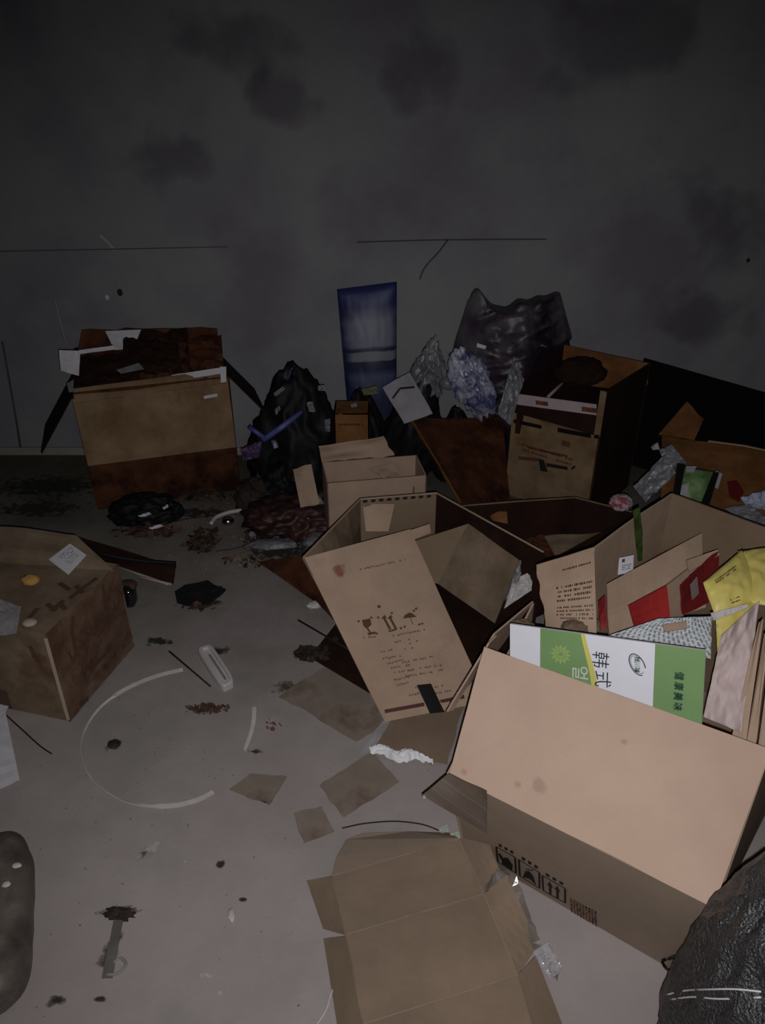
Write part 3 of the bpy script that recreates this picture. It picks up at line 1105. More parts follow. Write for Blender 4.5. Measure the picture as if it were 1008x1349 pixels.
for i, (a, lab_) in enumerate((((1000, 820, 1006, 815, 982, 985, 964, 972), 'brown board edge nearest the pink paper, standing on end'),
                               ((1008, 835, 1014, 830, 996, 985, 984, 978), 'middle brown board edge of three in the carton corner'),
                               ((1018, 850, 1026, 845, 1012, 995, 999, 985), 'outermost brown board edge of three in the carton corner'))):
    o = board('cardboard_sheet', [at(a[0], a[1], 0.60 - 0.01 * i), at(a[2], a[3], 0.60 - 0.01 * i), at(a[4], a[5], 0.42), at(a[6], a[7], 0.42)], KR_MID, None, 0.004, bend=0.003, seed=i)
    tag(o, lab_, 'cardboard')
o = board('red_paper', Z((788, 792, 0.47), (797, 784, 0.47), (800, 826, 0.43), (791, 832, 0.42)), RED_DK, None, 0.002, crumple=0.002)
tag(o, 'narrow scrap of dark red paper beside the printed side flap', 'paper')
for i, (px, py, r, lab_) in enumerate(((757, 828, 0.02, 'crumpled brown paper wad under the flap with small print'), (688, 826, 0.018, 'crumpled brown paper wad near the carton rim corner'),
                                       (776, 822, 0.017, 'smallest crumpled brown paper wad against the narrow red paper scrap'))):
    o = blob('paper_wad', at(px, py, 0.40), (r * 1.3, r, r * 0.8), KR_DIRTY, None, 20 + i, 0.35, 3, 3, smooth=False)
    tag(o, lab_, 'paper')

# ------------------------------------------------------------------ FLATTENED TRAY (bottom)
tray = thing('flattened_tray', 'unfolded brown cardboard tray lying flat on the floor before the largest carton', 'carton', at(560, 1240, 0))
za, zb = 0.052, 0.045
board('tray_panel', Z((437, 1155, zb), (604, 1105, zb), (637, 1178, za), (455, 1232, za)), KR_TRAY, tray, 0.004, bend=0.004, seed=1)
board('tray_panel', Z((455, 1232, za), (637, 1178, za), (682, 1285, 0.05), (478, 1350, 0.05)), KR_TRAY, tray, 0.004, bend=0.004, seed=2)
board('tray_panel', Z((478, 1350, 0.05), (682, 1285, 0.05), (715, 1400, 0.05), (505, 1470, 0.05)), KR_TRAY, tray, 0.004, bend=0.003, seed=3)
board('side_flap', Z((404, 1160, 0.002), (437, 1154, zb), (455, 1232, za), (426, 1224, 0.002)), KR_TRAY, tray, 0.004)
board('side_flap', Z((426, 1236, 0.002), (455, 1233, za), (478, 1350, 0.05), (446, 1362, 0.002)), KR_TRAY, tray, 0.004)
board('side_flap', Z((604, 1105, zb), (638, 1098, 0.11), (656, 1142, 0.085), (637, 1178, za)), KR_TRAY, tray, 0.004)
board('side_flap', Z((637, 1178, za), (668, 1150, 0.085), (709, 1245, 0.03), (682, 1285, 0.05)), KR_TRAY, tray, 0.004)
board('side_flap', Z((682, 1285, 0.05), (706, 1258, 0.025), (746, 1362, 0.003), (715, 1400, 0.05)), KR_TRAY, tray, 0.004)
poly('end_flap', Z((437, 1154, zb), (444, 1128, 0.03), (456, 1106, 0.015), (478, 1097, 0.012), (540, 1095, 0.012), (592, 1097, 0.014), (604, 1104, zb)), KR_OUT, tray, 0.004)
CREASE = flat('crease_kraft', (0.30, 0.225, 0.17), 0.8)
for a, b in (((457, 1231, za + 0.001), (637, 1178, za + 0.001)), ((480, 1349, 0.0515), (682, 1285, 0.0515)), ((438, 1154, zb + 0.001), (604, 1105, zb + 0.001)), ((604, 1105, zb + 0.001), (637, 1178, za + 0.001)), ((637, 1178, za + 0.001), (682, 1285, 0.0515))):
    ribbon('crease', Z(a, b), 0.0022, CREASE, tray, 0.0012)
ribbon('torn_tape', arc(Z((640, 1172, 0.06), (655, 1155, 0.092), (672, 1152, 0.088), (690, 1195, 0.05), (706, 1240, 0.045), (722, 1268, 0.04), (735, 1288, 0.02)), 30), [0.012 + 0.008 * abs(math.sin(i * 1.3)) for i in range(31)], FILM, tray, 0.0006,
       [25 * math.sin(i * 0.9) for i in range(31)])
board('torn_tape', Z((700, 1255, 0.055), (722, 1240, 0.06), (740, 1278, 0.03), (724, 1290, 0.03)), CLEAR, tray, 0.0006, crumple=0.006, cfreq=14, seed=5)
tube('torn_edge', arc(Z((445, 1290, 0.004), (436, 1310, 0.003), (430, 1330, 0.003), (418, 1349, 0.003)), 12), 0.0015, STRAP, tray, 6)
o = tube('black_wire', arc(Z((451, 1091, 0.022), (480, 1085, 0.024), (520, 1082, 0.024), (556, 1086, 0.022), (578, 1094, 0.02)), 24), 0.0016, INK, None, 6)
tag(o, 'thin curved black wire lying along the edge of the flattened tray', 'wire')
for i, (px, py, lab_) in enumerate(((585, 1093, 'pale torn film scrap at the end of the black wire'), (600, 1102, 'smallest pale film scrap on the corner of the flattened tray'))):
    o = board('film_scrap', Z((px - 7, py - 3, 0.028), (px + 4, py - 7, 0.034), (px + 7, py + 3, 0.03), (px - 4, py + 5, 0.026)), flat('film_pale%d' % i, (0.40, 0.42, 0.36)), None, 0.0008, crumple=0.002, cfreq=30, seed=i, n=8)
    tag(o, lab_, 'plastic scrap')

# ------------------------------------------------------------------ BLACK WOVEN BAG (bottom right corner)
bag = thing('woven_bag', 'shiny black woven plastic bag bulging in the bottom corner', 'bag', (0.61, 0.57, 0))
bb = blob('bag_body', (0.615, 0.575, 0.333), (0.178, 0.173, 0.337), WOVEN, bag, 5, 0.075, 2.6, 6, (0, 0, 0), 0.0, 2.15, ridge=True, fine=0.75, taper=0.17)


def bvh_of(o):
    org = parent_world(o)
    return BVHTree.FromPolygons([v.co + org for v in o.data.vertices], [tuple(p.vertices) for p in o.data.polygons])


bvh = bvh_of(bb)


def on(bv, px, py, off=0.002):
    d = ray(px, py).normalized()
    h = bv.ray_cast(CAM, d)
    return None if h[0] is None else h[0] + h[1] * off


for pts in (((880, 1311), (905, 1306), (935, 1303), (970, 1303), (1004, 1306)), ((885, 1316), (915, 1314), (950, 1315), (1004, 1314))):
    q = [on(bvh, x, y) for x, y in pts]
    q = [x for x in q if x]
    if len(q) > 2:
        tube('seam_thread', arc(q, 20), 0.0013, STRAP, bag, 5)
q = [on(bvh, 905, 1255, -0.004), at(884, 1262, 0.06), at(873, 1266, 0.045), at(878, 1276, 0.05), on(bvh, 888, 1284, -0.004)]
q = [x for x in q if x]
tube('bag_loop', arc(q, 16), 0.003, PLASTIC_BLACK, bag, 8)

# ------------------------------------------------------------------ BROWN SACK (bottom left corner)
sk = thing('brown_sack', 'dull brown rounded sack lying at the near edge of the floor', 'sack', at(-20, 1220, 0))
blob('sack_body', at(-42, 1222, 0.055), (0.115, 0.185, 0.055), SACK_BROWN, sk, 8, 0.05, 2.2, 5, (0, 0, R(20)), 0.001, 4.5, ridge=False)
for px, py in ((8, 1165), (22, 1140)):
    blob('dust_patch', at(px, py, 0.112), (0.008, 0.006, 0.002), STRAP, sk, px, 0.4, 3, 2)

# ------------------------------------------------------------------ CARTON WITH PRINTED FLAP (centre)
cc = thing('open_carton', 'open carton with a long printed flap sloping to the floor, black tape at its foot', 'carton', (0.05, 1.85, 0))
fp = Panel([at(400, 735, 0.35), at(540, 697, 0.35), at(643, 924, 0.012), at(507, 951, 0.012)], bend=0.004, seed=4)
fpo = fp.build('front_flap', KR_MID, cc, 0.005, n=10)
c1, c2, c3 = at(475, 658, 0.35), at(575, 650, 0.35), at(716, 728, 0.33)
c0 = at(400, 735, 0.352)
board('side_panel', [c0, c1, down(c1, 0.003), at(507, 951, 0.006) + Vector((0.01, 0.02, 0))], KR_DIRTY, cc, 0.004, face=(1, -0.3, 0.2))
bkp = Panel([c1, c2, down(c2, 0.003), down(c1, 0.003)])
bko = bkp.build('back_panel', KR_SHADED, cc, 0.004)
board('side_panel', [c2, c3, down(c3, 0.003), down(c2, 0.003)], KR_DARK_SHADE, cc, 0.004)  # shade inside the carton put into the panel colour
for a, b in ((c0, c1), (c1, c2), (c2, c3)):
    ribbon('rim_edge', [a + Vector((0, 0, 0.002)), b + Vector((0, 0, 0.002))], 0.0045, KR_MID, cc, 0.003)
poly('bottom_panel', [down(c0, 0.006), down(c1, 0.006), down(c2, 0.006), down(c3, 0.006), Vector((0.25, 1.68, 0.006)), Vector((0.0, 1.56, 0.006))], KR_DARK_SHADE, cc, 0.003)
# folded inner flap at the right: two faces meeting on a crease
board('inner_flap', [at(533, 717, 0.27), at(617, 690, 0.343), at(577, 769, 0.19), at(572, 768, 0.19)], KR_SHADED, cc, 0.004)
board('inner_flap', [at(617, 690, 0.343), at(684, 738, 0.335), at(652, 821, 0.13), at(577, 769, 0.19)], KR_DIRTY, cc, 0.004, bend=0.004, seed=3)
board('inner_flap', Z((478, 664, 0.33), (520, 664, 0.33), (512, 700, 0.27), (482, 700, 0.26)), KR_MID, cc, 0.004)  # added pale board paints the lit part of the back panel
board('inner_flap', Z((536, 700, 0.33), (566, 690, 0.34), (568, 702, 0.31), (542, 712, 0.31)), KR_MID, cc, 0.004)
pr = Printer(bkp, 0.001)
for i in range(9):
    pr.rect(0.03 + i * 0.105, 0.008, 0.03 + i * 0.105 + 0.06, 0.035)
pr.ring(0.10, 0.085, 0.012, 0.008, 0.002, 0, 14)
pr.build('print', INK, bko)
# prints on the long flap
P1, P2, P3 = Printer(fp, 0.001), Printer(fp, 0.001), Printer(fp, 0.0012)


def fuv(px, py):
    return pn_uv(fp, px, py)


def fq(P, *px):
    P.poly([fuv(*q) for q in px])


fq(P1, (478, 816), (489, 814), (491, 822), (485, 828), (480, 824))
fq(P1, (484, 827), (487, 827), (491, 833), (489, 834))
fq(P1, (485, 833), (496, 831), (497, 834), (487, 836))
for x in (0, 8):
    fq(P1, (506 + x, 814), (509 + x, 813), (517 + x, 828), (514 + x, 829))
    fq(P1, (503 + x, 815), (508 + x, 809), (511 + x, 813))
fq(P1, (513, 830), (523, 827), (524, 829), (514, 832))
fq(P1, (532, 814), (535, 809), (541, 806), (546, 808), (550, 812))
fq(P1, (541, 812), (542, 812), (546, 822), (545, 822))
fq(P1, (498, 797), (502, 796), (503, 800), (499, 800))
for (x, y) in ((472, 817), (496, 833), (552, 821), (556, 820), (533, 824), (528, 826), (548, 800), (545, 803), (516, 806), (489, 812), (498, 812)):
    fq(P1, (x, y), (x + 3, y - 1), (x + 3, y + 2), (x, y + 2))
P1.build('handling_marks', INK_BROWN, fpo, 'dark glass, arrow and umbrella symbols')
rnd = random.Random(12)
for (x0, y0, x1, y1) in ((475, 748, 535, 734), (480, 838, 503, 836), (515, 836, 560, 828), (521, 844, 541, 840), (540, 846, 552, 842), (500, 858, 520, 853),
                         (505, 866, 528, 862), (511, 872, 530, 868), (531, 871, 577, 862), (512, 879, 540, 874), (538, 882, 582, 874), (516, 885, 546, 880), (532, 890, 556, 886),
                         (556, 886, 582, 881), (520, 894, 540, 890), (524, 901, 538, 898), (545, 905, 560, 901), (570, 905, 592, 900), (540, 915, 552, 912), (575, 912, 594, 908), (543, 852, 548, 851), (534, 854, 540, 852)):
    x = x0
    while x < x1:
        t = (x - x0) / (x1 - x0)
        y = y0 + (y1 - y0) * t + rnd.uniform(-0.6, 0.6)
        w = rnd.uniform(1.2, 3.2)
        if rnd.random() < 0.8:
            fq(P2, (x, y), (x + w, y - 0.3), (x + w + 0.6, y + rnd.uniform(1.2, 2.6)), (x + 0.6, y + 2.2))
        x += w + rnd.uniform(0.5, 1.2)
P2.build('print', INK_FADED, fpo, 'faded rows of small print')
fq(P3, (508, 935), (560, 925), (561, 930), (509, 940))
fq(P3, (580, 922), (612, 915), (613, 920), (583, 926))
P3.build('red_line', flat('ink_darkred', (0.10, 0.02, 0.018)), fpo)
P4 = Printer(fp, 0.002)
fq(P4, (550, 902), (569, 900), (587, 938), (568, 940))
P4.build('black_tape', TAPE_BLACK, fpo)
u_, v_ = fuv(450, 756)
k = []
P5 = Printer(fp, 0.0011)
P5.poly([(u_ - 0.085, v_ - 0.085), (u_ + 0.085, v_ - 0.085), (u_ + 0.085, v_ + 0.085), (u_ - 0.085, v_ + 0.085)])
st = P5.build('red_stamp', STAIN_RED, fpo, 'blurred round red stamp')
lay = st.data.uv_layers.new(name='UVMap')
for lp, uv in zip(st.data.loops, ((0, 0), (1, 0), (1, 1), (0, 1))):
    lay.data[lp.index].uv = uv
o = board('cardboard_sheet', [at(340, 740, 0.008), at(402, 732, 0.10), at(448, 826, 0.012), at(425, 800, 0.006)], KR_RED, None, 0.004, bend=0.01, seed=6)
tag(o, 'dark cardboard flap poking out behind the long printed flap', 'cardboard')

# ------------------------------------------------------------------ LARGE CARTON BY THE WALL (left)
lc = thing('tall_carton', 'tall brown carton by the back wall with open flaps and torn white paper on it', 'carton', (-0.87, 2.80, 0))
A, B_ = Vector((-1.11, 2.61, 0.003)), Vector((-0.58, 2.78, 0.003))
dv = Vector((-0.306, 0.952, 0)) * 0.28
Hh = 0.485
At, Bt, Ct, Dt = [p + Vector((0, 0, Hh)) for p in (A, B_, B_ + dv, A + dv)]
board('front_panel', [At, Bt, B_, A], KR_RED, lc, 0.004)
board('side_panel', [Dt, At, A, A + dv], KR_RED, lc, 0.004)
board('side_panel', [Bt, Ct, B_ + dv, B_], KR_DARK_SHADE, lc, 0.004, face=(1, 0, 0))
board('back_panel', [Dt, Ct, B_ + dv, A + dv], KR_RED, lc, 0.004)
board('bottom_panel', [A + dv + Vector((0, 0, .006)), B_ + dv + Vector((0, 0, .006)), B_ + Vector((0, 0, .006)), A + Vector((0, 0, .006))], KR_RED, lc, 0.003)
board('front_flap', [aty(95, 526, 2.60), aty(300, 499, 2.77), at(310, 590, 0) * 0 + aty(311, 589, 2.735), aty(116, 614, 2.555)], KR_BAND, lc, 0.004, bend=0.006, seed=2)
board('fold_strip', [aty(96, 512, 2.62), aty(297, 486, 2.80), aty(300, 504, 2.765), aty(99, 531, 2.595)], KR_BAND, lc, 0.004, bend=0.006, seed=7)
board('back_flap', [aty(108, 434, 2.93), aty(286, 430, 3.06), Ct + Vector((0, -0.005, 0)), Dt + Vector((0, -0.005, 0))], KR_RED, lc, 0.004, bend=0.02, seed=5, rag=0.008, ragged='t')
board('side_flap', [Dt, At, At + Vector((-0.17, 0.0, -0.24)), Dt + Vector((-0.17, 0.0, -0.24))], KR_DARK_SHADE, lc, 0.004, face=(-0.3, -1, 0.3))  # added dark flap in place of the shadow left of the carton
board('side_flap', [Bt, Ct, Ct + Vector((0.13, 0.0, -0.15)), Bt + Vector((0.13, 0.0, -0.15))], KR_DARK_SHADE, lc, 0.004, face=(0.3, -1, 0.3))  # added flap; its dark colour stands in for shade right of the carton
for i, (c, z, m, lab_) in enumerate((((205, 470), 0.50, KR_DARK_SHADE, 'wad of dark brown paper in the mouth of the tall carton, beside the wall flap'),
                                     ((140, 490), 0.47, KR_DARK_SHADE, 'dark crumpled paper wad in the tall carton near its white label strip'),
                                     ((250, 478), 0.49, KR_RED, 'brown crumpled paper wad in the tall carton under the white edge strip'))):
    o = board('paper_wad', [aty(c[0] - 42, c[1] - 28, 2.93), aty(c[0] + 42, c[1] - 34, 2.98), aty(c[0] + 46, c[1] + 24, 2.78), aty(c[0] - 42, c[1] + 26, 2.73)], m, None, 0.002, n=20, crumple=0.016, cfreq=4, seed=30 + i)
    tag(o, lab_, 'paper')
for pts, y, lab_ in ((((139, 436), (186, 434), (176, 459), (151, 461)), 2.90, 'torn white paper hanging from the top of the tall carton'),
                     (((78, 461), (106, 462), (104, 495), (80, 488)), 2.60, 'white paper piece stuck on the outer corner of the tall carton'),
                     (((104, 461), (150, 455), (152, 460), (106, 466)), 2.62, 'thin white paper strip across the mouth of the tall carton'),
                     (((226, 494), (298, 483), (297, 491), (228, 502)), 2.75, 'long white paper strip along the rim of the tall carton'),
                     (((240, 528), (286, 518), (287, 522), (241, 531)), 2.735, 'short white strip on the front of the tall carton'),
                     (((153, 487), (183, 478), (190, 486), (160, 492)), 2.72, 'grey torn paper scrap lying in the tall carton')):
    o = board('paper_scrap', [aty(x, yy, y) for x, yy in pts], PAPER if 'grey' not in lab_ else PLASTIC_GREY, None, 0.001, crumple=0.002, cfreq=8, seed=len(lab_), n=8)
    tag(o, lab_, 'paper')
o = board('paper_scrap', [aty(290, 483, 2.765), aty(298, 483, 2.765), aty(298, 503, 2.745), aty(291, 504, 2.745)], PAPER, None, 0.001)
tag(o, 'white paper tab bent over the corner of the tall carton', 'paper')
o = board('paper_scrap', [aty(88, 505, 2.61), aty(97, 500, 2.61), aty(96, 516, 2.6), aty(91, 517, 2.6)], PLASTIC_GREY, None, 0.001)
tag(o, 'small grey paper tab below the white piece on the carton corner', 'paper')

# ------------------------------------------------------------------ TAPED CARTON (left edge)
tc_ = thing('taped_carton', 'closed brown carton with dark lettering and a white label, cut by the photo edge', 'carton', (-0.95, 1.75, 0))
q0 = Vector((-0.827, 1.484, 0.003))
ex, ey = Vector((-0.963, 0.27, 0)), Vector((0.27, 0.963, 0))
LX, LY, HZ = 0.46, 0.32, 0.294
cor = lambda i, j, z: q0 + ex * (LX * i) + ey * (LY * j) + Vector((0, 0, z))
topp = Panel([cor(1, 1, HZ), cor(0, 1, HZ), cor(0, 0, HZ), cor(1, 0, HZ)], bend=0.006, seed=3)
topo = topp.build('top_panel', KR_DIRTY, tc_, 0.004)
rp = Panel([cor(0, 0, HZ), cor(0, 1, HZ), cor(0, 1, 0), cor(0, 0, 0)], bend=0.004, seed=5)
rpo = rp.build('side_panel', mottled('kraft_reddish', (0.10, 0.05, 0.032), (0.21, 0.145, 0.10), 7, 0.85, 0.15, 200, 0.15, c3=(0.075, 0.03, 0.02), s3=6, t3=(0.5, 0.66)), tc_, 0.004)
lp_ = Panel([cor(1, 0, HZ), cor(0, 0, HZ), cor(0, 0, 0), cor(1, 0, 0)], bend=0.004, seed=6)
lpo = lp_.build('front_panel', KR_DIRTY, tc_, 0.004)
board('side_panel', [cor(1, 1, HZ), cor(1, 0, HZ), cor(1, 0, 0), cor(1, 1, 0)], KR_DIRTY, tc_, 0.004, face=(-1, 0, 0))
board('back_panel', [cor(1, 1, HZ), cor(0, 1, HZ), cor(0, 1, 0), cor(1, 1, 0)], KR_DIRTY, tc_, 0.004, face=(0, 1, 0))
# worn dark lettering and brown tape, on each face
for P_, o_, marks in ((topp, topo, (((92, 790), (107, 778), (128, 762)), ((100, 772), (116, 784)), ((78, 768), (92, 778)))),
                      (topp, topo, (((62, 796), (74, 806)), ((68, 806), (84, 792)), ((80, 797), (95, 806)), ((38, 815), (50, 802)))),
                      (rp, rpo, (((96, 812), (95, 830), (99, 850)), ((118, 884), (132, 868), (146, 852)),
                                 ((104, 928), (116, 920)), ((134, 770), (138, 790), (140, 806)), ((128, 840), (140, 822), (150, 806)))),
                      (lp_, lpo, (((40, 850), (46, 862), (52, 872)), ((44, 866), (50, 862))))):
    pr = Printer(P_, 0.002)
    for s in marks:
        u = [pn_uv(P_, *q) for q in s]
        u = [(min(max(a, 0.02), 0.98), min(max(b, 0.02), 0.98)) for a, b in u]
        pr = Printer(P_, 0.002)
        pr.strip(u, 0.014)
        pr.build('letter_stroke', INK_BROWN, o_)
pr = Printer(lp_, 0.002)
pr.rect(0.02, 0.78, 0.62, 0.995)
pr.build('brown_tape', flat('tape_maroon', (0.10, 0.045, 0.03), 0.5), lpo)
ribbon('edge_crease', [cor(0, 0, HZ - 0.01) + Vector((0, -0.003, 0)), cor(0, 0, 0.01) + Vector((0, -0.003, 0))], 0.008, flat('crease_pale', (0.36, 0.29, 0.23)), tc_, 0.002, up=Vector((0.3, -1, 0)))
rnd = random.Random(5)
for k in range(9):
    t = k / 8.5
    bx, by = 95 + 62 * t, 872 - 72 * t
    for (x0, y0, x1, y1) in (((0, 0, -5, -13)), ((-5, -13, 4, -9) if k % 2 else (0, 0, 4, -12))):
        pr = Printer(rp, 0.002)
        a_, b_ = pn_uv(rp, bx + x0, by + y0), pn_uv(rp, bx + x1, by + y1)
        pr.strip([(min(max(a_[0], 0.02), 0.98), a_[1]), (min(max(b_[0], 0.02), 0.98), b_[1])], 0.009)
        pr.build('letter_stroke', INK_BROWN, rpo)
# flap raised at the back with the white label on it
bf = Panel([at(-30, 690, 0.34), at(100, 704, 0.34), at(150, 752, 0.30), at(-30, 738, 0.30)], bend=0.01, seed=2)
bf.build('top_flap', KR_DIRTY, tc_, 0.004)
lbp = Panel(Z((64, 737, 0.325), (92, 716, 0.34), (114, 731, 0.335), (90, 757, 0.318)))
lbo = lbp.build('shipping_label', PAPER, tc_, 0.001)
pr = Printer(lbp, 0.0006)
pr.lines(0.3, 0.15, 0.9, 0.8, 6, 3, 0.7, 0.5)
pr.build('print', flat('print_bluegrey', (0.22, 0.24, 0.34)), lbo)
o = blob('yellow_wad', at(40, 764, 0.315), (0.021, 0.016, 0.012), mottled('foam_yellow', (0.36, 0.19, 0.04), (0.5, 0.3, 0.09), 20), None, 3, 0.3, 2, 3)
tag(o, 'small orange yellow wad lying on top of the taped carton', 'scrap')
o = blob('bottle_cap', at(39, 820, 0.306), (0.018, 0.015, 0.008), mottled('cap_tan', (0.36, 0.29, 0.24), (0.44, 0.36, 0.30), 9), None, 4, 0.06, 2, 3, ridge=False)
tag(o, 'round pale cap lying on the near edge of the taped carton', 'cap')
o = board('film_scrap', Z((0, 790, 0.302), (28, 800, 0.30), (22, 835, 0.30), (0, 838, 0.30)), CLEAR, None, 0.0006, crumple=0.002, n=10)
tag(o, 'clear plastic film lying on the taped carton', 'plastic film')

# things behind and round the taped carton
o = board('cardboard_sheet', Z((100, 706, 0.05), (232, 745, 0.035), (228, 768, 0.006), (120, 735, 0.02)), KR_DARK_SHADE, None, 0.005, bend=0.01, seed=4)
tag(o, 'dark red strip of cardboard lying behind the taped carton', 'cardboard')
o = board('cardboard_sheet', Z((-20, 706, 0.06), (100, 728, 0.05), (110, 752, 0.05), (-20, 742, 0.06)), KR_RED, None, 0.004, bend=0.01, seed=8)
tag(o, 'brown cardboard flap tucked behind the taped carton near the black rope', 'cardboard')
o = tube('black_rope', arc(Z((-10, 712, 0.09), (20, 710, 0.085), (40, 728, 0.08), (70, 738, 0.08), (98, 712, 0.10), (130, 728, 0.09), (180, 738, 0.06), (232, 742, 0.04)), 40), 0.007, PLASTIC_BLACK, None, 7)
tag(o, 'black rope trailing behind the taped carton', 'rope')
o = tube('white_rope', arc(Z((5, 704, 0.03), (25, 701, 0.04), (45, 703, 0.03), (62, 708, 0.02)), 16), 0.005, WHITE_PL, None, 6)
tag(o, 'short curved white cord on the floor beyond the taped carton', 'cord')
for i, (a, b, lab_) in enumerate((((150, 745), (222, 770), 'pale thin stick beside the dark cardboard strip'), ((185, 760), (226, 770), 'short pale stick crossing the thin stick beside the dark strip'))):
    o = tube('wooden_stick', [at(*a, 0.03), at(*b, 0.008)], 0.0045, WOOD_PALE, None, 6)
    tag(o, lab_, 'stick')
cap = thing('black_cup', 'glossy black cup with a brown lid beside the taped carton', 'cup', at(168, 795, 0))
blob('cup_body', at(169, 785, 0.035), (0.026, 0.026, 0.038), GLASS_BLK, cap, 2, 0.03, 2, 4, power=3, floor=0.0, ridge=False)
blob('lid', at(168, 772, 0.062), (0.028, 0.027, 0.012), DEBRIS_R, cap, 3, 0.08, 2, 3, power=3, ridge=False)
# white paper at the left border and red wire
for pts, lab_ in ((((-25, 925), (6, 931), (26, 1028), (-25, 1050)), 'white paper sheet on the floor in front of the taped carton'),
                  (((-15, 925), (12, 930), (2, 948), (-15, 950)), 'small white paper corner on top of the sheet by the taped carton')):
    o = board('paper_sheet', [at(x, y, 0.012 if 'small' in lab_ else 0.006) for x, y in pts], PAPER, None, 0.001, crumple=0.002, cfreq=5, seed=len(lab_), n=14)
    tag(o, lab_, 'paper')
o = tube('red_wire', arc(Z((8, 942, 0.004), (30, 962, 0.004), (52, 982, 0.004), (68, 993, 0.004)), 14), 0.002, KR_DARK_SHADE, None, 6)
tag(o, 'thin dark red wire trailing from the white paper by the taped carton', 'wire')

# ------------------------------------------------------------------ CARTON WITH HAND HOLES (right, near the wall)
rcx = thing('open_carton', 'open carton near the back wall with dark hand slots and a pink white tray inside', 'carton', (0.75, 2.76, 0))
Fa, Fb = Vector((0.496, 2.736, 0.003)), Vector((0.774, 2.51, 0.003))
dd = Vector((0.238, 0.294, 0))
up_ = lambda p, z: Vector((p.x, p.y, z))
hf, hs = 0.36, 0.53
ffp = Panel([up_(Fa, hf), up_(Fb, hf), Fb, Fa])
ffo = ffp.build('front_panel', KR_BAND, rcx, 0.004)
board('side_panel', [up_(Fb, hs), up_(Fb + dd, hs), Fb + dd, Fb], KR_DARK_SHADE, rcx, 0.004, face=(0.7, -0.6, 0))  # outer side in shade: the darkness is put into its colour
board('side_panel', [up_(Fa + dd, hs), up_(Fa, 0.42), Fa, Fa + dd], KR_DARK_SHADE, rcx, 0.004, face=(0.7, -0.6, 0.2))
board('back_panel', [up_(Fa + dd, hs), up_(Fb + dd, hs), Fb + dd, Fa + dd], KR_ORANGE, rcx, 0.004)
board('bottom_panel', [Fa + dd + Vector((0, 0, .006)), Fb + dd + Vector((0, 0, .006)), Fb + Vector((0, 0, .006)), Fa + Vector((0, 0, .006))], KR_DARK_SHADE, rcx, 0.003)
board('front_edge', [up_(Fb, hs) + Vector((-0.018, 0.012, 0)), up_(Fb, hs) + Vector((0, -0.002, 0)), up_(Fb, hf) + Vector((0, -0.002, 0)), up_(Fb, hf) + Vector((-0.018, 0.012, 0))], KR_BAND, rcx, 0.004)
pr = Printer(ffp, 0.002)
for q in (((677, 552), (714, 560), (714, 565), (677, 557)), ((735, 563), (779, 571), (779, 577), (735, 569)), ((783, 572), (790, 573), (790, 578), (783, 577))):
    pr = Printer(ffp, 0.002)
    pr.poly([pn_uv(ffp, *p) for p in q])
    pr.build('hand_slot', TAPE_BLACK, ffo)
pr = Printer(ffp, 0.001)
pr.strip([pn_uv(ffp, 695, 589), pn_uv(ffp, 715, 594), pn_uv(ffp, 748, 601)], 0.010)
pr.strip([pn_uv(ffp, 740, 583), pn_uv(ffp, 751, 586), ], 0.022)
pr.strip([pn_uv(ffp, 683, 603), pn_uv(ffp, 712, 606)], 0.014)
pr.lines(0.15, 0.30, 0.75, 0.42, 2, 8)
pr.build('lettering', flat('ink_rust', (0.13, 0.05, 0.03)), ffo)
pr = Printer(ffp, 0.0012)
pr.poly([pn_uv(ffp, *p) for p in ((710, 604), (717, 606), (722, 622), (712, 620))])
pr.strip([pn_uv(ffp, 720, 612), pn_uv(ffp, 748, 617)], 0.014)
pr.strip([pn_uv(ffp, 753, 618), pn_uv(ffp, 758, 614)], 0.008)
pr.build('smudge', INK, ffo)
trp = Panel([aty(681, 519, 2.715), aty(786, 533, 2.59), aty(786, 547, 2.59), aty(682, 533, 2.715)])
tr = thing('paper_tray', 'pale pink tray with red print inside the carton with hand slots', 'tray', down(trp.pt(0.5, 1), 0.3))
tro = trp.build('tray_rim', mottled('card_pinkwhite', (0.42, 0.33, 0.36), (0.52, 0.42, 0.45), 9), tr, 0.003)
pr = Printer(trp, 0.001)
pr.rect(0.24, 0.35, 0.40, 0.75)
pr.rect(0.82, 0.35, 1.0, 0.8)
pr.build('print', INK_RED, tro)
board('tray_side', [trp.c[3], trp.c[2], trp.c[2] + Vector((0, 0.004, -0.12)), trp.c[3] + Vector((0, 0.004, -0.12))], KR_DARK_SHADE, tr, 0.003)
dep = Vector((0.16, 0.20, 0.0))
board('tray_floor', [trp.c[0] + dep + Vector((0, 0, -0.02)), trp.c[1] + dep + Vector((-0.03, 0, -0.02)), trp.c[2] + Vector((-0.01, 0.012, 0)), trp.c[3] + Vector((0.012, 0.008, 0))], KR_DARK_SHADE, tr, 0.003)
o = tube('pink_stick', [aty(722, 523, 2.70), aty(748, 498, 2.84)], 0.006, mottled('stick_pink', (0.30, 0.2, 0.2), (0.4, 0.28, 0.28), 9), None, 6)
tag(o, 'pale pinkish stick lying in the tray of the carton with hand slots', 'stick')
o = blob('dark_wad', aty(765, 490, 2.82), (0.09, 0.05, 0.05), KR_DARK_SHADE, None, 4, 0.25, 2, 4)
tag(o, 'dark crumpled wad inside the carton with hand slots', 'scrap')

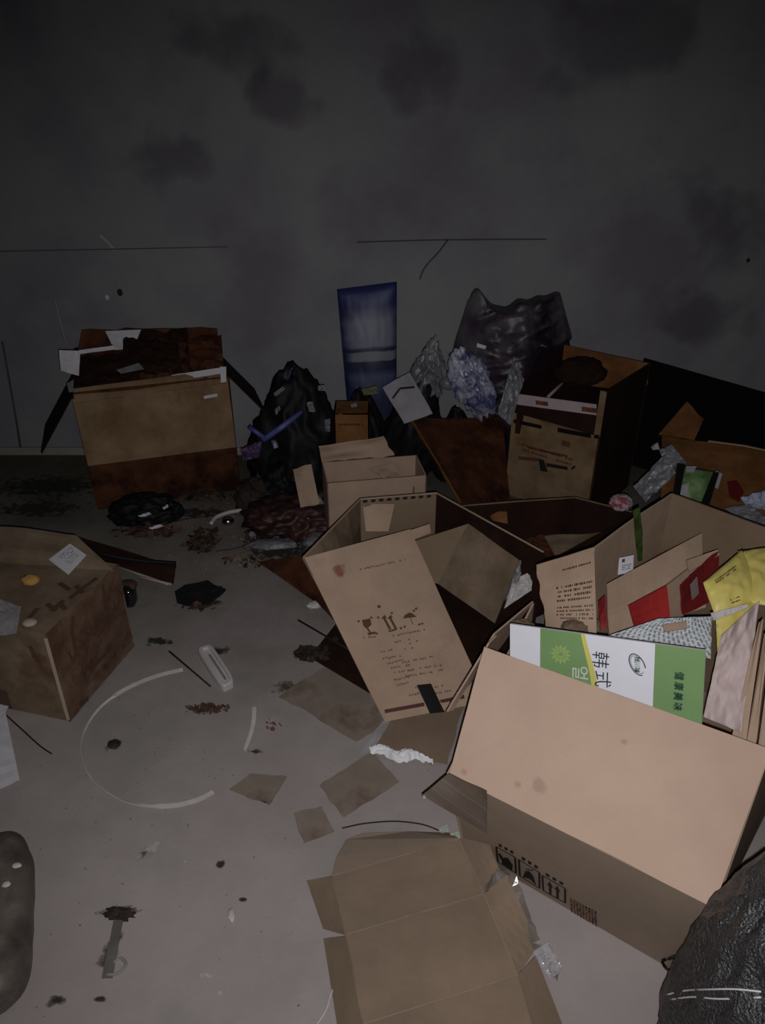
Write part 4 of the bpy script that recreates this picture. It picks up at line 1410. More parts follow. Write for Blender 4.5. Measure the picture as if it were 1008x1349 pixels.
# ------------------------------------------------------------------ SACKS AND BAGS ALONG THE WALL
bs = thing('blue_sack', 'narrow blue and white printed plastic sack standing upright against the back wall', 'sack', (-0.05, 3.03, 0))
pouch('sack_body', [aty(444, 381, 3.04), aty(523, 371, 3.04), Vector((0.06, 2.99, 0.003)), Vector((-0.13, 2.99, 0.003))], SACK_BLUE, 0.045, bs, 4, 0.005, 26, uv01=True)
gs = thing('grey_sack', 'large crumpled grey and purple rubbish sack against the back wall', 'sack', (0.52, 2.95, 0))


def big_sack():
    n = 46
    # outline rows: (py, left px, right px) of the front skin, stood at y about 2.9
    rows = ((394, 619, 744), (420, 612, 751), (450, 603, 759), (480, 596, 763), (520, 606, 764), (560, 640, 764), (610, 650, 764))
    V, F, U = [], [], []
    for side in (0, 1):
        for j in range(n + 1):
            f = j / n * (len(rows) - 1)
            i0 = min(int(f), len(rows) - 2)
            t = f - i0
            r0, r1 = rows[i0], rows[i0 + 1]
            py, l, r = (r0[k] * (1 - t) + r1[k] * t for k in range(3))
            for i in range(n + 1):
                u = i / n
                px = l + (r - l) * u
                pyy = py + (20 * math.exp(-((u - 0.36) / 0.16) ** 2) + 9 * math.exp(-((u - 0.65) / 0.2) ** 2) - 7 * math.exp(-((u - 0.10) / 0.06) ** 2) + 12 * math.exp(-(u / 0.035) ** 2) + 1.5 * math.sin(u * 31)) * (1 - j / n) ** 2
                e = math.sin(math.pi * min(max(u, 0), 1)) ** 0.6 * min(1.0, 0.25 + 1.6 * j / n)
                y = 3.03 - 0.17 * e if side == 0 else 3.05 + 0.04 * e
                p = aty(px, pyy, 2.95)
                p = Vector((p.x, y, max(p.z, 0.003)))
                q = Vector((p.x * 4, p.z * 13 - p.x * 5, side * 4.0))
                h = (1 - 2 * abs(noise.noise(q))) * 0.035 + (1 - 2 * abs(noise.noise(q * 2.3))) * 0.018 + (1 - 2 * abs(noise.noise(q * 5))) * 0.006
                p.y += (-h if side == 0 else 0.3 * h) * min(1, 4 * u, 4 * (1 - u) + 0.1)
                if p.z < 0.56:
                    p.y = max(p.y, 2.77 + (p.x - 0.496) * 1.235)
                p.y = min(p.y, 3.115 if side else 3.10)
                V.append(p)
                U.append((u * 0.4, j / n * 0.6))
    k = (n + 1) ** 2
    idx = lambda i, j, s: s * k + j * (n + 1) + i
    for j in range(n):
        for i in range(n):
            F.append((idx(i, j, 0), idx(i, j + 1, 0), idx(i + 1, j + 1, 0), idx(i + 1, j, 0)))
            F.append((idx(i, j, 1), idx(i + 1, j, 1), idx(i + 1, j + 1, 1), idx(i, j + 1, 1)))
    for i in range(n):
        F.append((idx(i, 0, 0), idx(i + 1, 0, 0), idx(i + 1, 0, 1), idx(i, 0, 1)))
        F.append((idx(i + 1, n, 0), idx(i, n, 0), idx(i, n, 1), idx(i + 1, n, 1)))
        F.append((idx(0, i + 1, 0), idx(0, i, 0), idx(0, i, 1), idx(0, i + 1, 1)))
        F.append((idx(n, i, 0), idx(n, i + 1, 0), idx(n, i + 1, 1), idx(n, i, 1)))
    o = link('sack_body', V, F, PLASTIC_PURPLE, gs, True, U)
    fix_normals(o)
    return o


big_sack()
board('sack_tag', [aty(629, 452, 2.80), aty(641, 456, 2.80), aty(639, 460, 2.80), aty(628, 457, 2.80)], PAPER, gs, 0.001)
for (c, r, m, rot, seed, name, lab_, cat) in (
        ((-0.345, 2.87, 0.19), (0.155, 0.125, 0.25), PLASTIC_BLACK, (0, 0, 0), 1, 'bin_bag', 'black bin bag heap between the tall carton and the blue sack', 'bag'),
        ((-0.09, 2.87, 0.15), (0.10, 0.085, 0.20), PLASTIC_BLACK, (0, 0, 0.4), 2, 'bin_bag', 'black bin bag slumped at the foot of the blue sack', 'bag'),
        ((0.12, 2.88, 0.22), (0.095, 0.085, 0.23), PLASTIC_BLACK, (0, 0.2, 0), 3, 'bin_bag', 'black bin bag under the white paper sheet near the blue sack', 'bag'),
        ((0.30, 2.92, 0.12), (0.075, 0.07, 0.15), PLASTIC_BLACK, (0, 0, 0), 7, 'bin_bag', 'low black bin bag below the blue white plastic bag', 'bag')):
    o = blob(name, c, r, m, None, seed, 0.30, 1.5, 5, rot, 0.002, fine=0.5, taper=0.3)
    tag(o, lab_, cat)
o = blob('blue_plastic_bag', aty(624, 508, 2.76), (0.05, 0.04, 0.10), PLASTIC_BLUEW, None, 9, 0.55, 1.5, 5, (0, R(-28), 0), fine=0.7)
tag(o, 'crumpled blue and white plastic bag beside the large grey sack', 'bag')
o = blob('grey_plastic_bag', aty(566, 486, 2.88), (0.042, 0.035, 0.085), PLASTIC_GREY, None, 6, 0.55, 1.5, 5, (0, R(8), 0), fine=0.7, taper=0.4)
tag(o, 'crumpled grey plastic bag with a bright tip behind the white paper sheet', 'bag')
o = blob('white_wad', aty(590, 505, 2.80), (0.026, 0.02, 0.022), PLASTIC_GREY, None, 5, 0.3, 2, 3)
tag(o, 'small white crumpled wad between the grey and the blue plastic bags', 'paper')
wp = Panel([aty(504, 510, 2.70), aty(540, 490, 2.74), aty(570, 545, 2.66), aty(533, 558, 2.62)], bend=0.01, seed=2)
wo = wp.build('paper_sheet', PAPER_DIM, None, 0.001, n=12)
tag(wo, 'white paper sheet with a dark line lying on black bin bags', 'paper')
pr = Printer(wp, 0.0015)
pr.strip([(0.10, 0.34), (0.45, 0.22), (0.9, 0.33)], 0.008)
pr.build('dark_line', INK, wo)
o = board('grey_film', [aty(655, 545, 2.68), aty(676, 470, 2.76), aty(690, 500, 2.74), aty(672, 560, 2.66)], PLASTIC_GREY, None, 0.001, crumple=0.008, cfreq=6, n=18, seed=3)
tag(o, 'grey plastic film hanging beside the carton with hand slots', 'plastic film')
# bits in and on the black heap
bb_ = thing('plastic_rod', 'blue plastic handle with a crossbar lying on the black bin bag heap', 'handle', aty(370, 560, 2.68))
tube('bar', [aty(346, 580, 2.62), aty(372, 562, 2.65), aty(398, 542, 2.68)], [0.011, 0.012, 0.008], PLASTIC_BLUE, bb_, 8)
tube('crossbar', [aty(328, 562, 2.63), aty(347, 576, 2.62)], 0.009, PLASTIC_BLUE, bb_, 8)
tube('grip', [aty(360, 580, 2.61), aty(364, 590, 2.60)], 0.010, PLASTIC_BLUEW, bb_, 8)
for pts, y, m, name, lab_, cat in (
        (((318, 590), (345, 580), (342, 602), (320, 606)), 2.60, VIOLET, 'purple_bag', 'crumpled purple plastic scrap under the blue handle', 'plastic scrap'),
        (((372, 496), (388, 481), (402, 492), (382, 502)), 2.86, VIOLET, 'purple_bag', 'dark purple plastic scrap on top of the black heap', 'plastic scrap'),
        (((360, 518), (373, 508), (376, 512), (363, 522)), 2.68, PLASTIC_GREY, 'plastic_scrap', 'grey plastic scrap high on the black heap', 'plastic scrap'),
        (((362, 540), (368, 534), (370, 538), (364, 546)), 2.66, PLASTIC_GREY, 'plastic_scrap', 'tiny pale scrap above the blue handle', 'plastic scrap'),
        (((404, 530), (412, 528), (416, 542), (408, 542)), 2.68, PLASTIC_GREY, 'plastic_scrap', 'grey scrap beside the far end of the blue handle', 'plastic scrap'),
        (((418, 508), (428, 506), (430, 514), (420, 514)), 2.70, PLASTIC_GREY, 'plastic_scrap', 'small grey scrap on the shoulder of the black heap', 'plastic scrap'),
        (((428, 552), (435, 551), (435, 568), (429, 568)), 2.66, PLASTIC_GREY, 'plastic_scrap', 'upright grey scrap beside the small orange carton', 'plastic scrap'),
        (((462, 532), (470, 530), (471, 535), (463, 536)), 2.66, PLASTIC_GREY, 'plastic_scrap', 'tiny pale scrap above the small orange carton', 'plastic scrap'),
        (((476, 512), (496, 508), (498, 518), (480, 520)), 2.72, mottled('scrap_olive', (0.10, 0.10, 0.05), (0.2, 0.2, 0.11), 12), 'plastic_scrap', 'olive plastic scrap at the foot of the blue sack', 'plastic scrap')):
    o = board(name, [aty(x, yy, y) for x, yy in pts], m, None, 0.001, crumple=0.006, cfreq=12, n=10, seed=pts[0][0])
    tag(o, lab_, cat)

# ------------------------------------------------------------------ SMALL CARTONS IN THE MIDDLE


def box_from(root, TL, TR, H, D, mat, inner=None, top=True):
    """closed or open carton: front top corners, height, depth away from the viewer"""
    w = (TR - TL)
    back = Vector((-w.y, w.x, 0)).normalized()
    if back.y < 0:
        back = -back
    back *= D
    dz = Vector((0, 0, -H))
    P_ = Panel([TL, TR, TR + dz, TL + dz])
    fo = P_.build('front_panel', mat, root, 0.004)
    board('side_panel', [TL + back, TL, TL + dz, TL + back + dz], mat, root, 0.004, face=-w)
    board('side_panel', [TR, TR + back, TR + back + dz, TR + dz], mat, root, 0.004, face=w)
    board('back_panel', [TL + back, TR + back, TR + back + dz, TL + back + dz], mat, root, 0.004)
    if top:
        board('top_panel', [TL + back, TR + back, TR, TL], mat, root, 0.004)
    return P_, fo, back


oc = thing('small_carton', 'small orange brown carton with a row of print between the black bin bags', 'carton', (-0.12, 2.62, 0))
TL, TR = aty(440, 545, 2.60), aty(486, 543, 2.60)
TR.z = TL.z
op, oo, _b = box_from(oc, TL, TR, TL.z - 0.003, 0.12, KR_ORANGE)
pr = Printer(op, 0.001)
pr.lines(0.1, 0.085, 0.9, 0.12, 1, 3, 0.9)
pr.build('print', INK, oo)
tb = thing('open_carton', 'tan carton with a raised back flap in front of the small orange carton', 'carton', (0.0, 2.4, 0))
TL, TR = aty(431, 637, 2.30), aty(562, 627, 2.36)
TR.z = TL.z
tp, to, bk = box_from(tb, TL, TR, TL.z - 0.003, 0.16, KR_MID, top=False)
board('back_flap', [aty(420, 588, 2.52), aty(508, 574, 2.56), TR + bk + Vector((-0.08, 0, 0)), TL + bk], KR_MID, tb, 0.004, bend=0.012, seed=4, rag=0.01, ragged='br')
board('side_flap', [aty(488, 618, 2.44), aty(516, 609, 2.46), aty(526, 625, 2.42), aty(505, 630, 2.40)], KR_MID, tb, 0.004, bend=0.006)
pr = Printer(tp, 0.001)
pr.strip([pn_uv(tp, 545, 641), pn_uv(tp, 545, 650)], 0.004)
pr.build('print', INK, to)
o = board('cardboard_sheet', [aty(386, 618, 2.42), aty(410, 611, 2.42), aty(421, 664, 2.30), aty(396, 668, 2.28)], KR_MID, None, 0.004, bend=0.008, seed=3)
tag(o, 'narrow tan cardboard piece propped beside the tan carton', 'cardboard')
o = blob('clear_wrap', at(418, 672, 0.07), (0.025, 0.02, 0.05), CLEAR, None, 4, 0.35, 3, 4, (0, 0, 0), 0.002)
tag(o, 'crumpled clear plastic wrap at the foot of the narrow tan cardboard', 'plastic wrap')
o = board('cardboard_sheet', [aty(541, 552, 2.74), aty(662, 550, 2.84), aty(674, 668, 2.46), aty(606, 662, 2.30)], KR_RED, None, 0.006, bend=0.012, seed=6)
tag(o, 'big dark rust coloured cardboard sheet leaning before the carton with hand slots', 'cardboard')
ribbon('pale_edge', [aty(541, 552, 2.738), aty(575, 608, 2.508), aty(606, 662, 2.298)], 0.006, KR_ORANGE, o, 0.008)

# dark open carton in the middle distance
dc = thing('open_carton', 'dark open carton lying behind the carton with the printed flap', 'carton', (0.45, 2.1, 0))
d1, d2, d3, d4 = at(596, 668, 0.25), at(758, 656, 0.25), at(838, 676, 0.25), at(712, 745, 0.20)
board('back_panel', [d1, d2, down(d2, 0.003), down(d1, 0.003)], KR_DARK_SHADE, dc, 0.004)
board('side_panel', [d2, d3, down(d3, 0.003), down(d2, 0.003)], KR_DARK_SHADE, dc, 0.004)
board('front_panel', [d4, d3, down(d3, 0.003), down(d4, 0.003)], KR_DARK_SHADE, dc, 0.004, face=(-0.3, 1, 0))
poly('bottom_panel', [down(d1, 0.008), down(d2, 0.008), down(d3, 0.008), down(d4, 0.008)], KR_DARK_SHADE, dc, 0.004)
ribbon('rim_edge', [d1 + Vector((0, 0, 0.002)), (d1 + d2) / 2 + Vector((0, 0, 0.004)), d2 + Vector((0, 0, 0.002)), d3 + Vector((0, 0, 0.002))], 0.005, KR_BAND, dc, 0.003)
o = board('cardboard_scrap', Z((640, 673, 0.22), (668, 674, 0.22), (669, 690, 0.19), (650, 686, 0.19)), KR_ORANGE, None, 0.003)
tag(o, 'small bright orange cardboard scrap in the dark open carton', 'cardboard')
o = board('cardboard_scrap', Z((712, 707, 0.16), (800, 700, 0.17), (762, 730, 0.14), (722, 735, 0.13)), KR_DIRTY, None, 0.004, bend=0.01)
tag(o, 'brown cardboard piece in the mouth of the dark open carton near the printed side flap', 'cardboard')
o = board('cardboard_scrap', Z((690, 712, 0.15), (716, 705, 0.16), (732, 735, 0.14), (700, 742, 0.12)), KR_RED, None, 0.004, crumple=0.006)
tag(o, 'dark rust cardboard scrap beside the brown piece in the dark open carton', 'cardboard')
for pts, lab_ in ((((672, 744, 0.26), (686, 738, 0.27), (684, 772, 0.2), (664, 792, 0.17)), 'white plastic sheet end squeezed behind the folded cardboard flap'),
                  (((676, 764, 0.22), (702, 752, 0.24), (700, 778, 0.2), (664, 802, 0.16)), 'crumpled white plastic sheet in the gap beside the largest carton rim')):
    o = board('white_plastic', Z(*pts), PLASTIC_GREY if 'end' in lab_ else WHITE_PL, None, 0.001, crumple=0.006, cfreq=9, n=14, seed=len(lab_))
    tag(o, lab_, 'plastic sheet')

# ------------------------------------------------------------------ RIGHT SIDE BEHIND THE BIG CARTON
o = board('black_board', [aty(848, 472, 3.06), aty(1030, 525, 2.72), Vector((1.50, 2.66, 0.004)), Vector((1.08, 3.0, 0.004))], flat('board_black', (0.004, 0.004, 0.004), 0.9, 0.1), None, 0.012)
tag(o, 'long black board standing on its edge along the back wall', 'board')
o = board('cardboard_sheet', [aty(905, 529, 2.70), aty(927, 552, 2.66), aty(915, 580, 2.58), aty(868, 572, 2.60)], KR_ORANGE, None, 0.004, bend=0.006)
tag(o, 'small orange brown cardboard corner sticking up before the black board', 'cardboard')
rs = Panel([aty(872, 572, 2.52), aty(1030, 598, 2.34), aty(1030, 720, 1.98), aty(870, 690, 2.08)], bend=0.014, seed=3)
ro = rs.build('cardboard_sheet', KR_ORANGE, None, 0.005, n=10)
tag(ro, 'large rust brown cardboard sheet with a red spot sloping behind the largest carton', 'cardboard')
pr = Printer(rs, 0.003)
pr.poly([(0.56, 0.42), (0.64, 0.38), (0.70, 0.50), (0.66, 0.62), (0.58, 0.58)])
pr.build('red_spot', flat('spot_red', (0.12, 0.012, 0.01)), ro)
ribbon('pale_edge', [rs.pt(0.4, 0, 0.004), rs.pt(0.7, 0, 0.004), rs.pt(1, 0, 0.004)], 0.008, KR_MID, ro, 0.003)
gp = thing('green_packet', 'green food packet with white corner and black edge lying behind the largest carton', 'packet', at(915, 650, 0.3))
pouch('packet_body', [aty(902, 616, 2.12), aty(946, 622, 2.10), aty(926, 676, 2.00), aty(888, 672, 2.02)], GREEN_PK, 0.014, gp, 3, 0.004)
board('black_edge', [aty(893, 610, 2.11), aty(903, 612, 2.11), aty(892, 676, 1.99), aty(884, 672, 2.0)], TAPE_BLACK, gp, 0.003)
board('black_edge', [aty(940, 622, 2.09), aty(948, 622, 2.09), aty(930, 680, 1.98), aty(918, 678, 1.98)], TAPE_BLACK, gp, 0.003)
board('white_corner', [aty(904, 614, 2.10), aty(918, 614, 2.10), aty(914, 622, 2.08), aty(904, 622, 2.08)], PAPER_DIM, gp, 0.002)
board('white_patch', [aty(898, 640, 2.06), aty(908, 636, 2.065), aty(904, 668, 2.0), aty(892, 670, 2.0)], PAPER_DIM, gp, 0.002, crumple=0.002, n=8)
board('pale_seam', [aty(944, 620, 2.095), aty(952, 624, 2.09), aty(946, 644, 2.05), aty(940, 640, 2.055)], PAPER_DIM, gp, 0.002)
for pts, y, m, name, lab_, cat in (
        (((834, 640), (876, 596), (890, 622), (850, 660)), 2.12, PLASTIC_GREY, 'tissue', 'crumpled grey tissue behind the tallest corner of the largest carton', 'tissue'),
        (((868, 592), (884, 584), (905, 610), (880, 622)), 2.18, PLASTIC_GREY, 'tissue', 'pale tissue scrap beside the green packet', 'tissue'),
        (((856, 587), (866, 582), (868, 590), (860, 592)), 2.2, PAPER_DIM, 'tissue', 'tiny white tissue end against the rust brown sheet', 'tissue'),
        (((875, 588), (889, 590), (888, 596), (878, 596)), 2.2, PAPER_DIM, 'tissue', 'small white tissue end next to the orange cardboard corner', 'tissue'),
        (((975, 655), (1020, 640), (1020, 672), (985, 668)), 2.0, mottled('packet_pale_blue', (0.3, 0.33, 0.45), (0.42, 0.45, 0.56), 9), 'pale_packet', 'pale blue packet lying behind the largest carton at the photo edge', 'packet'),
        (((955, 670), (985, 662), (1020, 690), (1010, 702)), 1.98, PLASTIC_GREY, 'pale_packet', 'grey white packet just above the back rim of the largest carton', 'packet')):
    o = board(name, [aty(x, yy, y) for x, yy in pts], m, None, 0.001, crumple=0.008, cfreq=8, n=14, seed=pts[0][0])
    tag(o, lab_, cat)
o = blob('paper_cup', at(818, 662, 0.29), (0.032, 0.026, 0.024), mottled('cup_pinkwhite', (0.25, 0.05, 0.06), (0.45, 0.40, 0.45), 22, lo=0.42, hi=0.52), None, 7, 0.25, 2, 4)
tag(o, 'crushed white and red paper cup beside the green taped corner', 'cup')
o = blob('pale_wad', aty(851, 505, 3.045), (0.022, 0.015, 0.028), flat('wad_olive', (0.10, 0.10, 0.085)), None, 4, 0.3, 2, 3)
tag(o, 'dim pale wad in the dark between the hand slot carton and black board', 'scrap')

# ------------------------------------------------------------------ DAMP CARDBOARD AND LITTER ON THE FLOOR
for pts, m, lab_ in ((((366, 917), (450, 862), (512, 950), (470, 978)), WETCARD, 'damp brown cardboard pressed flat beside the printed flap'),
                     (((505, 948), (612, 930), (590, 1010), (490, 985)), KR_TRAY, 'damp brown card under the foot of the printed flap'),
                     (((420, 1034), (490, 988), (528, 1030), (452, 1078)), WETCARD, 'square damp card patch below the white tissue'),
                     (((300, 1040), (330, 1018), (380, 1022), (355, 1062)), WETCARD, 'small damp card patch near the open end of the white strap'),
                     (((385, 1070), (425, 1060), (440, 1095), (400, 1112)), WETCARD, 'faint damp card scrap above the flattened tray corner')):
    o = board('damp_card', [at(x, y, 0.0035) for x, y in pts], m, None, 0.002, n=18, rag=0.006, ragged='tblr', seed=pts[0][0])
    tag(o, lab_, 'cardboard')
cl_ = arc(Z((487, 986, 0.018), (505, 985, 0.02), (524, 993, 0.02), (541, 990, 0.022), (556, 995, 0.02), (570, 1002, 0.012)), 50)
tv, tf = [], []
NW = 14
for i, p in enumerate(cl_):
    t = i / (len(cl_) - 1)
    w_ = 0.005 + 0.019 * math.sin(math.pi * min(1, 0.12 + t * 0.95)) * (0.75 + 0.5 * noise.noise(Vector((t * 7, 3, 1))))
    for k in range(NW + 1):
        q = (k / NW - 0.5) * 2
        ed = 1 + 0.25 * noise.noise(Vector((t * 16, q * 2, 8)))
        v = p + Vector((-0.25 * w_ * q, w_ * q * ed, 0))
        v.z = max(0.0045, p.z * (1 - 0.75 * q * q) + 0.012 * (1 - 2 * abs(noise.noise(Vector((t * 9, q * 1.6, 2))))) - 0.004)
        tv.append(v)
for i in range(len(cl_) - 1):
    for k in range(NW):
        a = i * (NW + 1) + k
        tf.append((a, a + 1, a + NW + 2, a + NW + 1))
o = link('tissue_paper', tv, tf, mottled('tissue_white', (0.76, 0.75, 0.78), (0.84, 0.83, 0.86), 9), None, True)
tag(o, 'crumpled white tissue paper on the floor between the big cartons', 'tissue')
o = board('clear_tape', Z((508, 944, 0.008), (518, 944, 0.008), (492, 988, 0.006), (474, 994, 0.006)), CLEAR, None, 0.0008, crumple=0.001, n=8)
tag(o, 'strip of clear tape on damp card leading to the white tissue', 'tape')
# packing strap: one loop, twisted so that it shows now wide, now thin
loop_px = ((241, 882), (205, 891), (165, 908), (132, 932), (112, 962), (108, 992), (122, 1028), (152, 1050), (190, 1061), (230, 1061), (262, 1053), (281, 1043))
ring = arc([at(x, y, 0.007) for x, y in loop_px], 66)
m_ = len(ring)
tw = []
for i in range(m_):
    t = i / (m_ - 1)
    tw.append(8 if t < 0.22 else (80 if t < 0.6 else max(0, 80 - 80 * (t - 0.6) / 0.15)))
o = ribbon('packing_strap', ring, [0.013 if i / m_ < 0.22 or i / m_ > 0.75 else 0.008 for i in range(m_)], STRAP, None, 0.0012, tw)
tag(o, 'large loop of white packing strap lying on the concrete floor', 'strap')
o = ribbon('packing_strap', arc(Z((335, 931, 0.012), (334, 950, 0.010), (329, 970, 0.008), (322, 988, 0.006)), 14), 0.011, STRAP, None, 0.0012, [10 + 60 * i / 14 for i in range(16)])
tag(o, 'short curved end of white packing strap beside the loop', 'strap')
# white plastic clip
cl = thing('plastic_clip', 'white plastic bottle shaped holder lying on the floor within the litter', 'holder', at(285, 880, 0))
cp = Panel(Z((258, 856, 0.016), (279, 850, 0.016), (311, 898, 0.016), (292, 908, 0.016)))


def clip_outline(shrink, off):
    out = []
    for i in range(40):
        a = 2 * math.pi * i / 40
        x, y = math.cos(a), math.sin(a)
        k_ = (abs(x) ** 5 + abs(y) ** 5) ** (-1 / 5)
        out.append(cp.pt(0.5 + 0.5 * shrink * x * k_, 0.5 + 0.5 * (1 - (1 - shrink) * cp.W / cp.H) * y * k_, off))
    return out


V = clip_outline(1.0, -0.0155) + clip_outline(1.0, 0.004) + clip_outline(0.9, 0.008) + clip_outline(0.55, 0.008) + clip_outline(0.5, 0.0)
F = [tuple(range(40))]
for r_ in range(4):
    for i in range(40):
        j = (i + 1) % 40
        F.append((r_ * 40 + i, r_ * 40 + j, (r_ + 1) * 40 + j, (r_ + 1) * 40 + i))
F.append(tuple(range(199, 159, -1)))
co = link('clip_body', V, F, WHITE_PL, cl)
fix_normals(co)
board('groove', [cp.pt(0.42, 0.25, 0.009), cp.pt(0.56, 0.25, 0.009), cp.pt(0.56, 0.9, 0.009), cp.pt(0.42, 0.9, 0.009)], flat('groove_grey', (0.26, 0.22, 0.22)), cl, 0.002)
for a, b, r, lab_ in (((223, 858, 0.006), (277, 904, 0.006), 0.003, 'thin black stick lying beside the white plastic holder'),
                      ((393, 817, 0.02), (460, 856, 0.05), 0.003, 'thin black stick beside the long printed flap')):
    o = tube('black_stick', [at(*a), at(*b)], r, INK, None, 6)
    tag(o, lab_, 'stick')
# black cloth and clods
rag_px = ((230, 779), (244, 770), (262, 767), (274, 764), (282, 770), (298, 776), (290, 784), (278, 792), (262, 797), (246, 797), (233, 793))
rag = thing('black_rag', 'flat black rag lying alone on the floor', 'rag', at(263, 783, 0))
poly('rag_cloth', [at(x, y, 0.006) for x, y in rag_px], mottled('cloth_black', (0.006, 0.006, 0.006), (0.012, 0.010, 0.010), 20, 0.95, 0.2), rag, 0.005)
blob('fold', at(266, 778, 0.008), (0.055, 0.018, 0.007), mottled('cloth_fold', (0.006, 0.006, 0.006), (0.012, 0.010, 0.010), 20, 0.95, 0.2), rag, 4, 0.4, 1.6, 4, (0, 0, 0.2), 0.002, ridge=False)
for args in (
        ('litter_pile', 'brown crumbly scraps under the edge of the black rag', 'litter', 258, 801, 0.045, 0.016, 0.008, (DEBRIS_R, DEBRIS), 14, 1, 0.009),
        ('litter_pile', 'brown and black clump of litter beyond the black rag', 'litter', 268, 714, 0.055, 0.085, 0.035, (DEBRIS_R, DEBRIS, DEBRIS), 45, 2, 0.013),
        ('litter_pile', 'black splash of dirt crumbs beside the damp flat cardboard', 'litter', 411, 863, 0.052, 0.030, 0.012, (DEBRIS, DEBRIS), 60, 3, 0.010),
        ('litter_pile', 'brown crumbling scraps below the white plastic holder', 'litter', 272, 935, 0.060, 0.018, 0.008, (DEBRIS_R, DEBRIS_R), 45, 4, 0.0065),
        ('litter_pile', 'rusty crumbs and red scraps near the short strap end', 'litter', 360, 955, 0.022, 0.022, 0.003, (mottled('rust_crumb', (0.2, 0.05, 0.04), (0.3, 0.1, 0.07), 30), DEBRIS_R), 5, 5, 0.005),
        ('litter_pile', 'dirt crumbs along the floor in front of the flat grey plastic', 'litter', 330, 740, 0.10, 0.05, 0.006, (DEBRIS_R, DEBRIS, KR_DIRTY), 22, 6, 0.009),
        ('litter_pile', 'mixed torn scraps in front of the dark red heap', 'litter', 352, 712, 0.11, 0.045, 0.012, (PLASTIC_GREY, DEBRIS, KR_RED), 22, 7, 0.013),
        ('litter_pile', 'dark crumbs along the foot of the tall carton', 'litter', 268, 655, 0.13, 0.035, 0.02, (DEBRIS, DEBRIS, DEBRIS_R), 45, 8, 0.014)):
    litter(*args)
for i, (px, py, r, m, lab_) in enumerate((
        (150, 980, (0.013, 0.012, 0.005), DEBRIS, 'round dark crumb inside the white strap loop'),
        (415, 797, (0.02, 0.012, 0.01), WHITE_PL, 'small white foam bit beside the dark cardboard flap'),
        (442, 842, (0.01, 0.01, 0.006), DEBRIS, 'tiny black crumb at the edge of the printed flap'))):
    o = blob('litter_clod', at(px, py, r[2] * 0.6), r, m, None, 40 + i, 0.45, 2.5, 3, (0, 0, 0.2 * i), 0.001, smooth=False)
    tag(o, lab_, 'litter')
bg = thing('bin_bag', 'small torn black bag with white bits in front of the tall carton', 'bag', at(190, 690, 0))
blob('bag_body', at(192, 674, 0.035), (0.105, 0.06, 0.055), PLASTIC_BLACK, bg, 6, 0.45, 1.9, 5, (0, 0, 0.1), 0.001)
litter('litter_pile', 'brown rubbish spilled in front of the small torn black bag', 'litter', 198, 702, 0.11, 0.035, 0.018, (DEBRIS_R, DEBRIS, DEBRIS_R), 40, 11, 0.014)
for px, py, w in ((190, 656, 8), (191, 678, 9), (206, 694, 10), (196, 672, 5), (218, 668, 4)):
    board('white_bit', Z((px - w, py + 2, 0.07), (px + w * .6, py - 3, 0.075), (px + w, py, 0.07), (px - w * .5, py + 4, 0.065)), PAPER, bg, 0.001, crumple=0.004, cfreq=14, n=8, seed=px)
mo = thing('rubbish_heap', 'low dark red heap of wet rubbish with glossy scraps beside the tan carton', 'rubbish', at(385, 690, 0))
blob('heap_body', at(388, 686, 0.03), (0.13, 0.085, 0.065), mottled('rubbish_wet', (0.012, 0.006, 0.006), (0.06, 0.022, 0.020), 9, 0.5, 0.4, 50), mo, 4, 0.5, 1.6, 5, (0, 0, 0), 0.001, fine=0.8)
litter('litter_pile', 'dark red torn scraps strewn over the low wet rubbish heap', 'litter', 392, 688, 0.13, 0.09, 0.09, (KR_RED, DEBRIS, DEBRIS_R, PLASTIC_BLACK), 34, 14, 0.018)
tube('pale_string', arc(Z((340, 668, 0.075), (365, 660, 0.085), (385, 660, 0.09), (405, 662, 0.085)), 14), 0.004, WHITE_PL, mo, 6)
blob('bright_bead', at(406, 683, 0.09), (0.006, 0.006, 0.006), STEEL, mo, 1, 0, 1, 2)
for i, (px, py, rx, ry, rz, m, name, lab_, cat) in enumerate((
        (360, 716, 0.06, 0.024, 0.008, PLASTIC_GREY, 'plastic_scrap', 'flat grey white plastic in front of the dark red heap', 'plastic scrap'),
        (415, 712, 0.03, 0.025, 0.01, PLASTIC_GREY, 'plastic_scrap', 'grey plastic scrap next to the corner of the printed carton', 'plastic scrap'),
        (345, 668, 0.02, 0.018, 0.02, WHITE_PL, 'plastic_scrap', 'white knob of plastic at the end of the dark red heap', 'plastic scrap'),
        (335, 655, 0.05, 0.05, 0.05, DEBRIS, 'rubbish_clump', 'dark tangled rubbish clump behind the white knob of plastic', 'rubbish'),
        (372, 640, 0.06, 0.05, 0.07, PLASTIC_BLACK, 'rubbish_clump', 'black rubbish clump in front of the black bin bag heap', 'rubbish'),
        (350, 634, 0.03, 0.025, 0.04, VIOLET, 'rubbish_clump', 'purple tinged rubbish clump beside the tall carton', 'rubbish'),
        (352, 652, 0.035, 0.02, 0.03, PLASTIC_GREY, 'rubbish_clump', 'grey plastic clump below the purple tinged rubbish', 'rubbish'))):
    o = blob(name, at(px, py, rz * 0.8), (rx, ry, rz), m, None, 60 + i, 0.55, 1.7, 4, (0, 0, 0.3 * i), 0.001, fine=0.8)
    tag(o, lab_, cat)
o = tube('white_rope', arc(Z((278, 690, 0.008), (284, 682, 0.010), (298, 676, 0.012), (312, 673, 0.012), (328, 671, 0.012)), 16), 0.008, WHITE_PL, None, 7)
tag(o, 'thick short white cord in front of the tall carton', 'cord')
o = tube('thin_twig', arc(Z((225, 688, 0.004), (250, 683, 0.005), (275, 680, 0.004)), 8), 0.002, INK, None, 5)
tag(o, 'thin dark twig between the torn black bag and the white cord', 'twig')
